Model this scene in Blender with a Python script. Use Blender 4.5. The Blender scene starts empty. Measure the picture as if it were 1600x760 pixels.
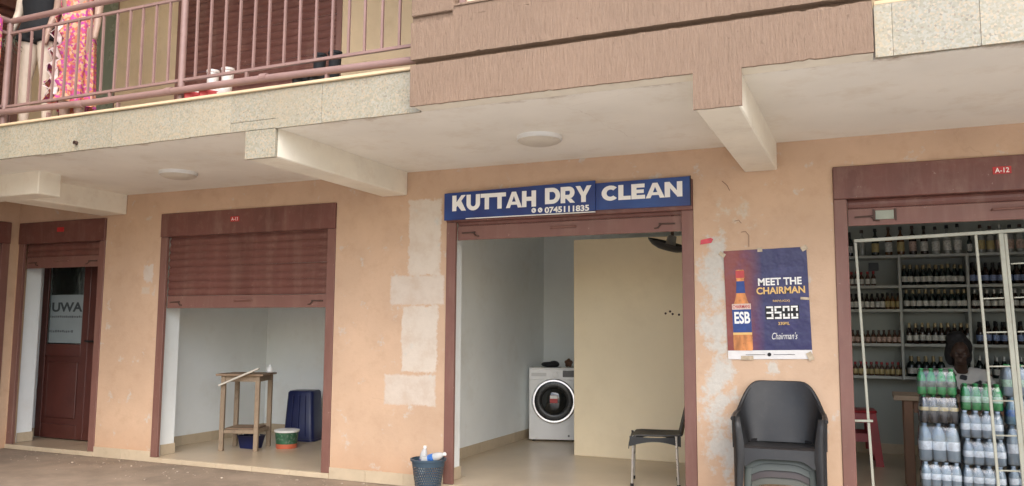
import bpy, bmesh, math, random
from mathutils import Vector, Matrix
random.seed(7)
scene = bpy.context.scene
COL = scene.collection

# ------------------------------------------------------------------ camera, world, sun, exposure
cam = bpy.data.objects.new('camera', bpy.data.cameras.new('camera'))
COL.objects.link(cam)
scene.camera = cam
YAW, PIT, ROL, HC, DIST = 0.41094, 0.103894, 0.006086, 1.38, 6.3784
_f = Vector((-math.sin(YAW) * math.cos(PIT), math.cos(YAW) * math.cos(PIT), math.sin(PIT)))
_r = Vector((math.cos(YAW), math.sin(YAW), 0))
_u = _r.cross(_f)
RGT = _r * math.cos(ROL) + _u * math.sin(ROL)
UPV = -_r * math.sin(ROL) + _u * math.cos(ROL)
FWD = _f
FPX = 1279.5
CPOS = Vector((0, -DIST, HC))
cam.matrix_world = Matrix(((RGT.x, UPV.x, -FWD.x, CPOS.x), (RGT.y, UPV.y, -FWD.y, CPOS.y),
                           (RGT.z, UPV.z, -FWD.z, CPOS.z), (0, 0, 0, 1)))
cam.data.sensor_width = 36
cam.data.lens = FPX / 1600 * 36
cam.data.clip_start = 0.05
cam.data.clip_end = 2000


def at(px, py, y):
    """a pixel of the photograph carried to the plane at depth y (m behind the shop front)"""
    d = RGT * ((px - 800) / FPX) - UPV * ((py - 380) / FPX) + FWD
    return CPOS + d * ((y - CPOS.y) / d.y)


SUN_EL, SUN_AZ = 47, 32          # azimuth: degrees to the right of straight behind the camera
world = bpy.data.worlds.new('World')
scene.world = world
world.use_nodes = True
_n = world.node_tree.nodes
_sky = _n.new('ShaderNodeTexSky')
_sky.sky_type = 'NISHITA'
_sky.sun_disc = False
_sky.sun_elevation = math.radians(SUN_EL)
_sky.sun_rotation = math.radians(180 - SUN_AZ)
_sky.air_density = 1.0
_sky.dust_density = 2.5
_sky.ozone_density = 1.0
world.node_tree.links.new(_sky.outputs[0], _n['Background'].inputs[0])
_n['Background'].inputs[1].default_value = 0.15
sun = bpy.data.objects.new('sun', bpy.data.lights.new('sun', 'SUN'))
COL.objects.link(sun)
sun.data.energy = 0.85
sun.data.angle = math.radians(65)
sun.data.color = (1.0, 0.98, 0.94)
_sd = Vector((math.sin(math.radians(SUN_AZ)) * math.cos(math.radians(SUN_EL)),
              -math.cos(math.radians(SUN_AZ)) * math.cos(math.radians(SUN_EL)), math.sin(math.radians(SUN_EL))))
sun.rotation_euler = _sd.to_track_quat('Z', 'Y').to_euler()
scene.view_settings.view_transform = 'Standard'
scene.view_settings.look = 'None'
scene.view_settings.gamma = 1
scene.view_settings.exposure = 1.58
scene.cycles.max_bounces = 10
scene.cycles.diffuse_bounces = 6
scene.cycles.transmission_bounces = 8
scene.cycles.transparent_max_bounces = 12
scene.cycles.caustics_reflective = False
scene.cycles.caustics_refractive = False

# ------------------------------------------------------------------ materials
MATS = {}


def nd(nt, typ, **kw):
    n = nt.nodes.new(typ)
    for k, v in kw.items():
        setattr(n, k, v)
    return n


def math_(nt, op, a, b=None, c=None, clamp=False):
    n = nt.nodes.new('ShaderNodeMath')
    n.operation = op
    n.use_clamp = clamp
    for i, v in enumerate((a, b, c)):
        if v is None:
            continue
        if isinstance(v, (int, float)):
            n.inputs[i].default_value = v
        else:
            nt.links.new(v, n.inputs[i])
    return n.outputs[0]


def mix_(nt, fac, a, b, mode='MIX'):
    n = nt.nodes.new('ShaderNodeMix')
    n.data_type = 'RGBA'
    n.blend_type = mode
    n.clamp_factor = True
    for i, v in ((0, fac), (6, a), (7, b)):
        if isinstance(v, (int, float)):
            n.inputs[i].default_value = v
        elif isinstance(v, tuple):
            n.inputs[i].default_value = (*v, 1) if len(v) == 3 else v
        else:
            nt.links.new(v, n.inputs[i])
    return n.outputs[2]


def noise_(nt, co, scale, detail=4, rough=0.55, stretch=None):
    if stretch:
        m = nd(nt, 'ShaderNodeMapping')
        m.inputs['Scale'].default_value = stretch
        nt.links.new(co, m.inputs[0])
        co = m.outputs[0]
    n = nd(nt, 'ShaderNodeTexNoise')
    n.inputs['Scale'].default_value = scale
    n.inputs['Detail'].default_value = detail
    n.inputs['Roughness'].default_value = rough
    nt.links.new(co, n.inputs['Vector'])
    return n.outputs[0]


def ramp_(nt, v, lo, hi, a=0.0, b=1.0):
    n = nd(nt, 'ShaderNodeMapRange')
    n.clamp = True
    for i, x in enumerate((lo, hi, a, b)):
        n.inputs[i + 1].default_value = x
    nt.links.new(v, n.inputs[0])
    return n.outputs[0]


def cracks(nt, co, scale, width, thr, amt=.45):
    """hairline cracks: distorted cell borders, broken up by a large noise"""
    w_ = nd(nt, 'ShaderNodeTexNoise')
    w_.inputs['Scale'].default_value = 5
    w_.inputs['Detail'].default_value = 5
    nt.links.new(co, w_.inputs['Vector'])
    a = nd(nt, 'ShaderNodeMixRGB')
    a.inputs[0].default_value = .16
    nt.links.new(co, a.inputs[1])
    nt.links.new(w_.outputs['Color'], a.inputs[2])
    v = nd(nt, 'ShaderNodeTexVoronoi')
    v.feature = 'DISTANCE_TO_EDGE'
    v.inputs['Scale'].default_value = scale
    nt.links.new(a.outputs[0], v.inputs['Vector'])
    line = ramp_(nt, v.outputs['Distance'], width, width * 3, amt, 0.0)
    return math_(nt, 'MULTIPLY', line, ramp_(nt, noise_(nt, co, .9, 2), thr, thr + .08))


def new_mat(name):
    m = bpy.data.materials.new(name)
    m.use_nodes = True
    nt = m.node_tree
    return m, nt, nt.nodes['Principled BSDF']


def pm(name, col, rough=0.55, var=0.12, vscale=3.0, bump=0.0, bscale=40.0, metal=0.0, spec=0.4, dirt=0.0,
       dirtcol=(0.16, 0.11, 0.07), stretch=None, coat=0.0, rand=0.0, world=False, bdist=0.004, rvar=True):
    """general painted / plastic / plaster material: colour mottling, optional dirt, fine relief"""
    if name in MATS:
        return MATS[name]
    m, nt, p = new_mat(name)
    if world:
        co = nd(nt, 'ShaderNodeNewGeometry').outputs['Position']
    else:
        co = nd(nt, 'ShaderNodeTexCoord').outputs['Object']
    nz = noise_(nt, co, vscale, 5, 0.6, stretch)
    lo = tuple(c * (1 - var) for c in col)
    hi = tuple(min(1, c * (1 + var)) for c in col)
    c = mix_(nt, ramp_(nt, nz, 0.3, 0.7), lo, hi)
    if dirt:
        dn = noise_(nt, co, vscale * 2.7, 8, 0.7)
        c = mix_(nt, math_(nt, 'MULTIPLY', ramp_(nt, dn, 0.52, 0.75), dirt), c, dirtcol)
    if rand:
        oi = nd(nt, 'ShaderNodeObjectInfo')
        hs = nd(nt, 'ShaderNodeHueSaturation')
        nt.links.new(c, hs.inputs['Color'])
        nt.links.new(ramp_(nt, oi.outputs['Random'], 0, 1, 1 - rand, 1 + rand), hs.inputs['Value'])
        c = hs.outputs[0]
    nt.links.new(c, p.inputs['Base Color'])
    p.inputs['Roughness'].default_value = rough
    if rvar:
        nt.links.new(ramp_(nt, nz, 0.2, 0.8, max(0.02, rough - 0.08), min(1, rough + 0.1)), p.inputs['Roughness'])
    p.inputs['Metallic'].default_value = metal
    p.inputs['Specular IOR Level'].default_value = spec
    p.inputs['Coat Weight'].default_value = coat
    if bump:
        b = nd(nt, 'ShaderNodeBump')
        b.inputs['Strength'].default_value = bump
        b.inputs['Distance'].default_value = bdist
        nt.links.new(noise_(nt, co, bscale, 4, 0.6, stretch), b.inputs['Height'])
        nt.links.new(b.outputs[0], p.inputs['Normal'])
    MATS[name] = m
    return m


def wall_mat(name, base, patches, blotch):
    """peach emulsion on plaster: mottling, rain dirt, hand marks, scraped plaster where posters came off"""
    m, nt, p = new_mat(name)
    co = nd(nt, 'ShaderNodeNewGeometry').outputs['Position']
    sep = nd(nt, 'ShaderNodeSeparateXYZ')
    nt.links.new(co, sep.inputs[0])
    X, Zc = sep.outputs[0], sep.outputs[2]
    n1 = noise_(nt, co, 1.3, 6, 0.6)
    n2 = noise_(nt, co, 6.0, 8, 0.7)
    n3 = noise_(nt, co, 30.0, 6, 0.7)
    c = mix_(nt, ramp_(nt, n1, 0.3, 0.7), tuple(v * 0.88 for v in base), tuple(min(1, v * 1.08) for v in base))
    c = mix_(nt, math_(nt, 'MULTIPLY', ramp_(nt, n2, 0.5, 0.72), 0.35), c, (base[0] * 0.72, base[1] * 0.66, base[2] * 0.6))
    # reddish splash zone just above the tiles
    low = ramp_(nt, math_(nt, 'ADD', Zc, math_(nt, 'MULTIPLY', n2, 0.5)), 0.22, 0.62, 0.45, 0.0)
    c = mix_(nt, low, c, (0.44, 0.24, 0.13))
    # small scuffs and chips
    c = mix_(nt, math_(nt, 'MULTIPLY', ramp_(nt, n3, 0.70, 0.76), 0.5), c, (0.20, 0.12, 0.07))
    warp = math_(nt, 'MULTIPLY', math_(nt, 'SUBTRACT', noise_(nt, co, 9.0, 6, 0.65), 0.5), 1.0)
    hgt = None
    for (x0, x1, z0, z1, amp, strength, col) in patches:
        dx = math_(nt, 'SUBTRACT', math_(nt, 'ABSOLUTE', math_(nt, 'SUBTRACT', X, (x0 + x1) / 2)), (x1 - x0) / 2)
        dz = math_(nt, 'SUBTRACT', math_(nt, 'ABSOLUTE', math_(nt, 'SUBTRACT', Zc, (z0 + z1) / 2)), (z1 - z0) / 2)
        d = math_(nt, 'ADD', math_(nt, 'MAXIMUM', dx, dz), math_(nt, 'MULTIPLY', warp, amp))
        d = math_(nt, 'ADD', d, math_(nt, 'MULTIPLY', math_(nt, 'SUBTRACT', noise_(nt, co, 38.0, 5, 0.7), 0.5), 0.05))
        k = ramp_(nt, d, -0.012, 0.008, 1.0, 0.0)
        k = math_(nt, 'MULTIPLY', k, ramp_(nt, n2, 0.34, 0.52, strength * 0.7, strength))
        pc = mix_(nt, ramp_(nt, n2, 0.35, 0.65), tuple(v * 0.86 for v in col), col)
        c = mix_(nt, k, c, pc)
    for (x0, x1, z0, z1, lo, hi, col) in blotch:      # flaked areas: noise islands inside a loose zone
        dx = math_(nt, 'SUBTRACT', math_(nt, 'ABSOLUTE', math_(nt, 'SUBTRACT', X, (x0 + x1) / 2)), (x1 - x0) / 2)
        dz = math_(nt, 'SUBTRACT', math_(nt, 'ABSOLUTE', math_(nt, 'SUBTRACT', Zc, (z0 + z1) / 2)), (z1 - z0) / 2)
        d = math_(nt, 'MAXIMUM', dx, dz)
        z = ramp_(nt, d, -0.16, 0.06, 0.0, 0.25)
        k = ramp_(nt, math_(nt, 'SUBTRACT', noise_(nt, co, 5.5, 9, 0.68), z), lo, hi)
        c = mix_(nt, math_(nt, 'MULTIPLY', k, 0.85), c, mix_(nt, ramp_(nt, n3, 0.35, 0.65), tuple(v * 0.86 for v in col), col))
    c = mix_(nt, cracks(nt, co, 1.1, .0014, .58, .16), c, (0.22, 0.14, 0.09))
    nt.links.new(c, p.inputs['Base Color'])
    p.inputs['Roughness'].default_value = 0.72
    p.inputs['Specular IOR Level'].default_value = 0.25
    b = nd(nt, 'ShaderNodeBump')
    b.inputs['Strength'].default_value = 0.35
    b.inputs['Distance'].default_value = 0.006
    nt.links.new(math_(nt, 'ADD', n3, math_(nt, 'MULTIPLY', n2, 1.5)), b.inputs['Height'])
    nt.links.new(b.outputs[0], p.inputs['Normal'])
    return m


PLAS = (0.66, 0.61, 0.53)
M_WALL = wall_mat('peach_plaster', (0.552, 0.384, 0.262),
                  [(-3.80, -3.47, 1.84, 2.53, 0.12, 0.75, PLAS), (-3.98, -3.43, 1.585, 1.845, 0.02, 0.85, (0.62, 0.55, 0.47)),
                   (-3.85, -3.49, 0.99, 1.575, 0.10, 0.75, PLAS), (-4.02, -3.50, 0.70, 0.965, 0.05, 0.85, (0.62, 0.55, 0.47)),
                   (-7.02, -6.90, 1.84, 2.02, 0.2, 0.7, (0.6, 0.56, 0.5)), (-7.04, -6.93, 1.72, 1.79, 0.02, 0.8, (0.6, 0.52, 0.42))],
                  [(-1.20, -0.92, 0.35, 2.15, 0.34, 0.44, (0.56, 0.55, 0.50)), (-1.2, -0.6, 1.95, 2.5, 0.52, 0.6, (0.56, 0.48, 0.38)),
                   (-1.1, -0.35, 0.9, 1.3, 0.53, 0.58, (0.58, 0.54, 0.47))])
M_CREAMW = pm('cream_upper_plaster', (0.56, 0.43, 0.27), 0.75, 0.1, 1.5, 0.25, 30, dirt=0.25, world=True)
M_WHITEW = pm('white_room_paint', (0.83, 0.86, 0.85), 0.6, 0.05, 0.9, 0.2, 18, dirt=0.3, dirtcol=(0.62, 0.58, 0.5), world=True)
M_GREYW = pm('shade_grey_shop_paint', (0.38, 0.40, 0.36), 0.6, 0.05, 1.2, 0.15, 25, dirt=0.15, dirtcol=(0.3, 0.25, 0.18), world=True)  # bottle shop back wall: the room's dimness put into the wall colour
M_CREAMP = pm('cream_partition_paint', (0.75, 0.63, 0.43), 0.5, 0.06, 0.8, 0.15, 20, dirt=0.25, dirtcol=(0.55, 0.43, 0.27), world=True)
M_SOFFIT = pm('soffit_paint', (0.82, 0.79, 0.71), 0.8, 0.06, 1.1, 0.15, 18, dirt=0.4, dirtcol=(0.60, 0.50, 0.37), world=True)
nt = M_SOFFIT.node_tree          # damp brown staining along the slab's outer edge
_p = nt.nodes['Principled BSDF']
_g = nd(nt, 'ShaderNodeNewGeometry').outputs['Position']
_s = nd(nt, 'ShaderNodeSeparateXYZ')
nt.links.new(_g, _s.inputs[0])
_k = math_(nt, 'ADD', _s.outputs[1], math_(nt, 'MULTIPLY', noise_(nt, _g, 3.5, 7, 0.7), 0.55))
_old = _p.inputs['Base Color'].links[0].from_socket
_c = mix_(nt, ramp_(nt, _k, -1.62, -1.50, 0.75, 0.0), _old, (0.30, 0.20, 0.12))
nt.links.new(mix_(nt, cracks(nt, _g, .8, .0014, .56, .22), _c, (0.42, 0.34, 0.25)), _p.inputs['Base Color'])
M_BEAM = pm('beam_paint', (0.80, 0.75, 0.63), 0.75, 0.07, 2.0, 0.25, 18, dirt=0.25, dirtcol=(0.42, 0.28, 0.17), world=True)
M_MAROON = pm('maroon_metal', (0.145, 0.058, 0.046), 0.45, 0.2, 2.5, 0.12, 60, spec=0.4, dirt=0.55, dirtcol=(0.23, 0.13, 0.10))
M_GUIDE = pm('maroon_guide', (0.185, 0.088, 0.070), 0.5, 0.1, 2.5, 0.1, 60, spec=0.4, dirt=0.25, dirtcol=(0.24, 0.14, 0.10))
M_RAIL = pm('pink_rail_paint', (0.25, 0.155, 0.135), 0.45, 0.1, 5, 0.1, 80, dirt=0.3, dirtcol=(0.2, 0.1, 0.07), world=True)
M_FLOOR = pm('shop_floor_tile', (0.46, 0.36, 0.25), 0.35, 0.1, 1.5, 0.05, 30, spec=0.5, dirt=0.35, dirtcol=(0.22, 0.14, 0.09), world=True)
M_SKIRT = pm('beige_skirting_tile', (0.50, 0.41, 0.29), 0.4, 0.08, 4, 0.06, 40, dirt=0.3, dirtcol=(0.26, 0.17, 0.1), rand=0.06, world=True)
M_VER = pm('verandah_screed', (0.25, 0.195, 0.145), 0.75, 0.25, 2.2, 0.6, 60, dirt=0.7, dirtcol=(0.33, 0.255, 0.19), world=True)
M_GROUND = pm('paved_yard', (0.52, 0.50, 0.46), 0.9, 0.15, 0.4, 0.5, 8, dirt=0.3, dirtcol=(0.40, 0.34, 0.27), world=True)
M_CONC = pm('grey_render', (0.45, 0.40, 0.34), 0.85, 0.1, 1, 0.3, 20, world=True)
M_BLACKP = pm('black_plastic', (0.016, 0.016, 0.017), 0.42, 0.15, 8, 0.05, 90, spec=0.35, dirt=0.12, dirtcol=(0.09, 0.075, 0.06))
M_BLACK = pm('matt_black', (0.012, 0.012, 0.013), 0.6, 0.1, 8)
M_ALU = pm('aluminium', (0.72, 0.71, 0.68), 0.3, 0.05, 10, metal=0.85)
M_CHROME = pm('chrome', (0.8, 0.8, 0.8), 0.12, 0.02, 10, metal=1.0)
M_WHITEG = pm('white_enamel', (0.88, 0.88, 0.87), 0.22, 0.02, 3, spec=0.5)
M_CREAMM = pm('cream_grille_paint', (0.36, 0.36, 0.29), 0.4, 0.1, 6, 0.1, 90, dirt=0.4, dirtcol=(0.22, 0.12, 0.06), world=True)
M_WOOD = pm('raw_timber', (0.27, 0.20, 0.135), 0.75, 0.25, 6, 0.3, 40, dirt=0.5, dirtcol=(0.12, 0.085, 0.055), stretch=(1, 1, 0.15))
M_WOODT = pm('worn_timber_top', (0.24, 0.16, 0.10), 0.7, 0.3, 5, 0.3, 40, dirt=0.4, dirtcol=(0.4, 0.32, 0.24), stretch=(0.15, 1, 1))
M_WOODD = pm('brown_counter_wood', (0.15, 0.075, 0.04), 0.5, 0.25, 5, 0.2, 40, stretch=(1, 1, 0.15))
M_SHELF = pm('grey_white_shelf', (0.42, 0.43, 0.39), 0.5, 0.06, 3, world=True)
M_WHITEP = pm('white_plastic', (0.75, 0.75, 0.72), 0.35, 0.04, 5)
M_REDPLATE = pm('red_plate', (0.45, 0.03, 0.03), 0.4, 0.1, 20)
M_LETTER = pm('white_vinyl', (0.80, 0.79, 0.75), 0.45, 0.03, 5)
M_LAMP = pm('opal_lamp', (0.60, 0.55, 0.46), 0.4, 0.05, 6, dirt=0.2)
M_DARKMET = pm('dark_rust', (0.07, 0.04, 0.03), 0.6, 0.2, 20)
M_GOLD = pm('gold_print', (0.70, 0.45, 0.16), 0.5, 0.08, 20)
M_SKIN = pm('dark_skin', (0.055, 0.028, 0.018), 0.5, 0.1, 10)
M_SHELL = pm('mannequin_shell', (0.62, 0.52, 0.42), 0.4, 0.06, 4, dirt=0.2, dirtcol=(0.35, 0.28, 0.2))
M_BLUEP = pm('blue_plastic', (0.007, 0.012, 0.062), 0.4, 0.15, 6, spec=0.4)
M_REDP = pm('red_plastic', (0.30, 0.015, 0.02), 0.35, 0.15, 6, spec=0.4)


for _m, _cc in ((M_MAROON, (0.36, 0.25, 0.21)), (M_GUIDE, (0.40, 0.28, 0.23)), (M_RAIL, (0.12, 0.06, 0.04))):   # small paint chips and scratches
    nt = _m.node_tree
    _p = nt.nodes['Principled BSDF']
    _g = nd(nt, 'ShaderNodeNewGeometry').outputs['Position']
    _old = _p.inputs['Base Color'].links[0].from_socket
    _k = math_(nt, 'MULTIPLY', ramp_(nt, noise_(nt, _g, 26, 6, .7), .66, .70), .7)
    _d = ramp_(nt, noise_(nt, _g, 1.0, 5, .65, (9, 9, 1.6)), .5, .72, 0, .35)     # dust runs
    nt.links.new(mix_(nt, _k, mix_(nt, _d, _old, (0.27, 0.17, 0.13)), _cc), _p.inputs['Base Color'])


def pink_mat():
    """combed tyrolean render: vertical scratches, flecks"""
    m, nt, p = new_mat('pink_combed_render')
    co = nd(nt, 'ShaderNodeNewGeometry').outputs['Position']
    a = noise_(nt, co, 1.0, 7, 0.8, (62, 62, 8.0))
    b_ = noise_(nt, co, 1.0, 6, 0.78, (120, 120, 24))
    n1 = noise_(nt, co, 1.6, 5, 0.6)
    base = (0.272, 0.183, 0.127)
    c = mix_(nt, ramp_(nt, n1, 0.3, 0.7), tuple(v * 0.9 for v in base), tuple(v * 1.08 for v in base))
    c = mix_(nt, ramp_(nt, a, 0.35, 0.65, 0.0, 0.6), c, (0.37, 0.26, 0.185))
    c = mix_(nt, math_(nt, 'MULTIPLY', ramp_(nt, b_, 0.60, 0.70), 0.75), c, (0.17, 0.09, 0.06))
    nt.links.new(c, p.inputs['Base Color'])
    p.inputs['Roughness'].default_value = 0.85
    p.inputs['Specular IOR Level'].default_value = 0.2
    bm_ = nd(nt, 'ShaderNodeBump')
    bm_.inputs['Strength'].default_value = 1.0
    bm_.inputs['Distance'].default_value = 0.022
    nt.links.new(math_(nt, 'SUBTRACT', a, math_(nt, 'MULTIPLY', ramp_(nt, b_, 0.6, 0.75), 0.5)), bm_.inputs['Height'])
    nt.links.new(bm_.outputs[0], p.inputs['Normal'])
    return m


def terrazzo_mat():
    m, nt, p = new_mat('terrazzo')
    co = nd(nt, 'ShaderNodeNewGeometry').outputs['Position']
    v = nd(nt, 'ShaderNodeTexVoronoi')
    v.inputs['Scale'].default_value = 95
    nt.links.new(co, v.inputs['Vector'])
    s = nd(nt, 'ShaderNodeSeparateColor')
    nt.links.new(v.outputs['Color'], s.inputs[0])
    n1 = noise_(nt, co, 2.0, 5, 0.6)
    c = mix_(nt, ramp_(nt, s.outputs[0], 0.2, 0.9), (0.25, 0.23, 0.165), (0.305, 0.29, 0.235))
    c = mix_(nt, ramp_(nt, s.outputs[1], 0.72, 0.8, 0, 0.45), c, (0.44, 0.32, 0.2))
    c = mix_(nt, ramp_(nt, s.outputs[2], 0.93, 0.95, 0, 0.6), c, (0.16, 0.13, 0.1))
    c = mix_(nt, ramp_(nt, n1, 0.42, 0.7, 0, 0.5), c, (0.30, 0.25, 0.17))
    oi = nd(nt, 'ShaderNodeObjectInfo')
    hs = nd(nt, 'ShaderNodeHueSaturation')
    nt.links.new(c, hs.inputs['Color'])
    nt.links.new(ramp_(nt, oi.outputs['Random'], 0, 1, 0.93, 1.06), hs.inputs['Value'])
    nt.links.new(hs.outputs[0], p.inputs['Base Color'])
    p.inputs['Roughness'].default_value = 0.5
    return m


def floral_mat():
    m, nt, p = new_mat('pink_floral_cloth')
    co = nd(nt, 'ShaderNodeTexCoord').outputs['Object']
    v = nd(nt, 'ShaderNodeTexVoronoi')
    v.inputs['Scale'].default_value = 48
    nt.links.new(co, v.inputs['Vector'])
    s = nd(nt, 'ShaderNodeSeparateColor')
    nt.links.new(v.outputs['Color'], s.inputs[0])
    c = mix_(nt, ramp_(nt, s.outputs[0], 0.3, 0.5), (0.50, 0.07, 0.13), (0.56, 0.20, 0.10))
    c = mix_(nt, ramp_(nt, s.outputs[1], 0.55, 0.65), c, (0.42, 0.06, 0.26))
    c = mix_(nt, ramp_(nt, s.outputs[2], 0.7, 0.8), c, (0.60, 0.36, 0.22))
    nt.links.new(c, p.inputs['Base Color'])
    p.inputs['Roughness'].default_value = 0.8
    return m


def glassy(name, col, rough=0.08, ior=1.33, trans=0.6):
    """filled plastic bottle: partly clear, partly milky with light scattered in the ribs"""
    m, nt, p = new_mat(name)
    p.inputs['Base Color'].default_value = (*col, 1)
    p.inputs['Roughness'].default_value = rough
    p.inputs['Transmission Weight'].default_value = trans
    p.inputs['IOR'].default_value = ior
    return m


def film(name, tint, amount, rough=0.12):
    """thin clear sheet: see-through with a sharp sheen"""
    m = bpy.data.materials.new(name)
    m.use_nodes = True
    nt = m.node_tree
    nt.nodes.remove(nt.nodes['Principled BSDF'])
    t = nd(nt, 'ShaderNodeBsdfTransparent')
    t.inputs[0].default_value = (*tint, 1)
    g = nd(nt, 'ShaderNodeBsdfGlossy')
    g.inputs['Roughness'].default_value = rough
    fr = nd(nt, 'ShaderNodeFresnel')
    fr.inputs[0].default_value = 1.45
    co = nd(nt, 'ShaderNodeTexCoord').outputs['Object']
    b = nd(nt, 'ShaderNodeBump')
    b.inputs['Strength'].default_value = 0.5
    b.inputs['Distance'].default_value = 0.01
    nt.links.new(noise_(nt, co, 22, 3), b.inputs['Height'])
    nt.links.new(b.outputs[0], g.inputs['Normal'])
    nt.links.new(b.outputs[0], fr.inputs['Normal'])
    mx = nd(nt, 'ShaderNodeMixShader')
    nt.links.new(math_(nt, 'ADD', math_(nt, 'MULTIPLY', fr.outputs[0], 0.8), amount, clamp=True), mx.inputs[0])
    nt.links.new(t.outputs[0], mx.inputs[1])
    nt.links.new(g.outputs[0], mx.inputs[2])
    nt.links.new(mx.outputs[0], nt.nodes['Material Output'].inputs[0])
    return m


M_PINK = pink_mat()
M_TERR = terrazzo_mat()
M_FLORAL = floral_mat()
M_GLASSDOOR = film('door_glass', (0.55, 0.60, 0.58), 0.05, 0.03)
M_UPGLASS = pm('green_tinted_glass', (0.19, 0.21, 0.15), 0.25, 0.1, 1.5, spec=0.5)
M_PET = glassy('clear_pet', (0.74, 0.76, 0.76), 0.15, 1.15, 0.45)
M_PETW = glassy('bottled_water', (0.62, 0.78, 0.92), 0.05, trans=0.62)
M_PETG = glassy('green_soda_bottle', (0.07, 0.52, 0.16), 0.06, trans=0.45)
M_WRAP = film('shrink_wrap', (0.96, 0.97, 0.98), 0.06, 0.12)

# ------------------------------------------------------------------ mesh helpers


def nb():
    return bmesh.new()


def bbox_(bm, x0, x1, y0, y1, z0, z1, bev=0.0, seg=1):
    r = bmesh.ops.create_cube(bm, size=1)
    vs = r['verts']
    for v in vs:
        v.co = Vector(((x0 + x1) / 2 + v.co.x * (x1 - x0), (y0 + y1) / 2 + v.co.y * (y1 - y0), (z0 + z1) / 2 + v.co.z * (z1 - z0)))
    if bev:
        es = list({e for v in vs for e in v.link_edges})
        bmesh.ops.bevel(bm, geom=es, offset=bev, segments=seg, affect='EDGES', profile=0.5)
    return bm


def tube_(bm, pts, rad, seg=10, caps=True, ell=None):
    """tube through pts; rad number or list; ell=(a,b) squashes the ring in its own frame"""
    pts = [Vector(p) for p in pts]
    n = len(pts)
    if not isinstance(rad, (list, tuple)):
        rad = [rad] * n
    t0 = (pts[1] - pts[0]).normalized()
    ref = Vector((0, 0, 1)) if abs(t0.z) < 0.9 else Vector((0, 1, 0))
    s = t0.cross(ref).normalized()
    rings = []
    for i, p in enumerate(pts):
        t = (pts[min(i + 1, n - 1)] - pts[max(i - 1, 0)]).normalized()
        s = (s - t * s.dot(t)).normalized()
        b = t.cross(s)
        ea, eb = ell if ell else (1, 1)
        rings.append([bm.verts.new(p + (s * math.cos(a) * ea + b * math.sin(a) * eb) * rad[i])
                      for a in (2 * math.pi * k / seg for k in range(seg))])
    for i in range(n - 1):
        for k in range(seg):
            bm.faces.new((rings[i][k], rings[i][(k + 1) % seg], rings[i + 1][(k + 1) % seg], rings[i + 1][k]))
    if caps:
        bm.faces.new(rings[0][::-1])
        bm.faces.new(rings[-1])
    return bm


def lathe_(bm, prof, seg=12, c=(0, 0, 0), cap=True):
    c = Vector(c)
    rings = []
    for r, z in prof:
        rings.append([bm.verts.new(c + Vector((r * math.cos(2 * math.pi * k / seg), r * math.sin(2 * math.pi * k / seg), z))) for k in range(seg)])
    for i in range(len(rings) - 1):
        for k in range(seg):
            bm.faces.new((rings[i][k], rings[i][(k + 1) % seg], rings[i + 1][(k + 1) % seg], rings[i + 1][k]))
    if cap:
        bm.faces.new(rings[0][::-1])
        bm.faces.new(rings[-1])
    return bm


def ball_(bm, c, r, seg=12):
    if not isinstance(r, (tuple, list)):
        r = (r, r, r)
    bmesh.ops.create_uvsphere(bm, u_segments=seg, v_segments=max(6, seg * 2 // 3), radius=1,
                              matrix=Matrix.Translation(c) @ Matrix.Diagonal((*r, 1)))
    return bm


def poly_(bm, pts, thick, axis=1):
    """flat outline (list of 3D points) thickened along axis"""
    a = [bm.verts.new(p) for p in pts]
    off = [0, 0, 0]
    off[axis] = thick
    b = [bm.verts.new(Vector(p) + Vector(off)) for p in pts]
    n = len(pts)
    bm.faces.new(a)
    bm.faces.new(b[::-1])
    for i in range(n):
        bm.faces.new((a[i], b[i], b[(i + 1) % n], a[(i + 1) % n]))
    bmesh.ops.recalc_face_normals(bm, faces=bm.faces)
    return bm


def finish(o, label=None, cat=None, group=None, kind=None):
    if label:
        o['label'] = label
    if cat:
        o['category'] = cat
    if group:
        o['group'] = group
    if kind:
        o['kind'] = kind
    return o


def root_of(p):
    while p.parent:
        p = p.parent
    return p


def obj(name, bm, mat, parent=None, smooth=False, world=True, loc=None, label=None):
    """link a bmesh as ONE mesh object. world=True: the mesh is given in scene coordinates"""
    if isinstance(bm, bmesh.types.BMesh):
        me = bpy.data.meshes.new(name)
        bm.normal_update()
        bm.to_mesh(me)
        bm.free()
    else:
        me = bm
    if smooth:
        for f in me.polygons:
            f.use_smooth = True
        if smooth != 2:
            me.set_sharp_from_angle(angle=math.radians(40))
    if mat and not me.materials:
        for k in (mat if isinstance(mat, (list, tuple)) else [mat]):
            me.materials.append(k)
    o = bpy.data.objects.new(name, me)
    COL.objects.link(o)
    if parent:
        o.parent = parent
        if world and loc is None:
            me.transform(Matrix.Translation(-root_of(parent).location))
    if loc is not None:
        o.location = loc
    if label:
        o['label'] = label
    return o


def thing(name, label, cat, loc=(0, 0, 0), rz=0.0, group=None):
    o = bpy.data.objects.new(name, None)
    COL.objects.link(o)
    o.location = loc
    o.rotation_euler = (0, 0, rz)
    o.empty_display_size = 0.1
    return finish(o, label, cat, group)


def copy_tree(o, parent=None):
    c = o.copy()
    COL.objects.link(c)
    c.parent = parent
    for ch in o.children:
        copy_tree(ch, c)
    return c


def box(name, x0, x1, y0, y1, z0, z1, mat, parent=None, bev=0.0, label=None, seg=1):
    return obj(name, bbox_(nb(), x0, x1, y0, y1, z0, z1, bev, seg), mat, parent, label=label)


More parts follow.
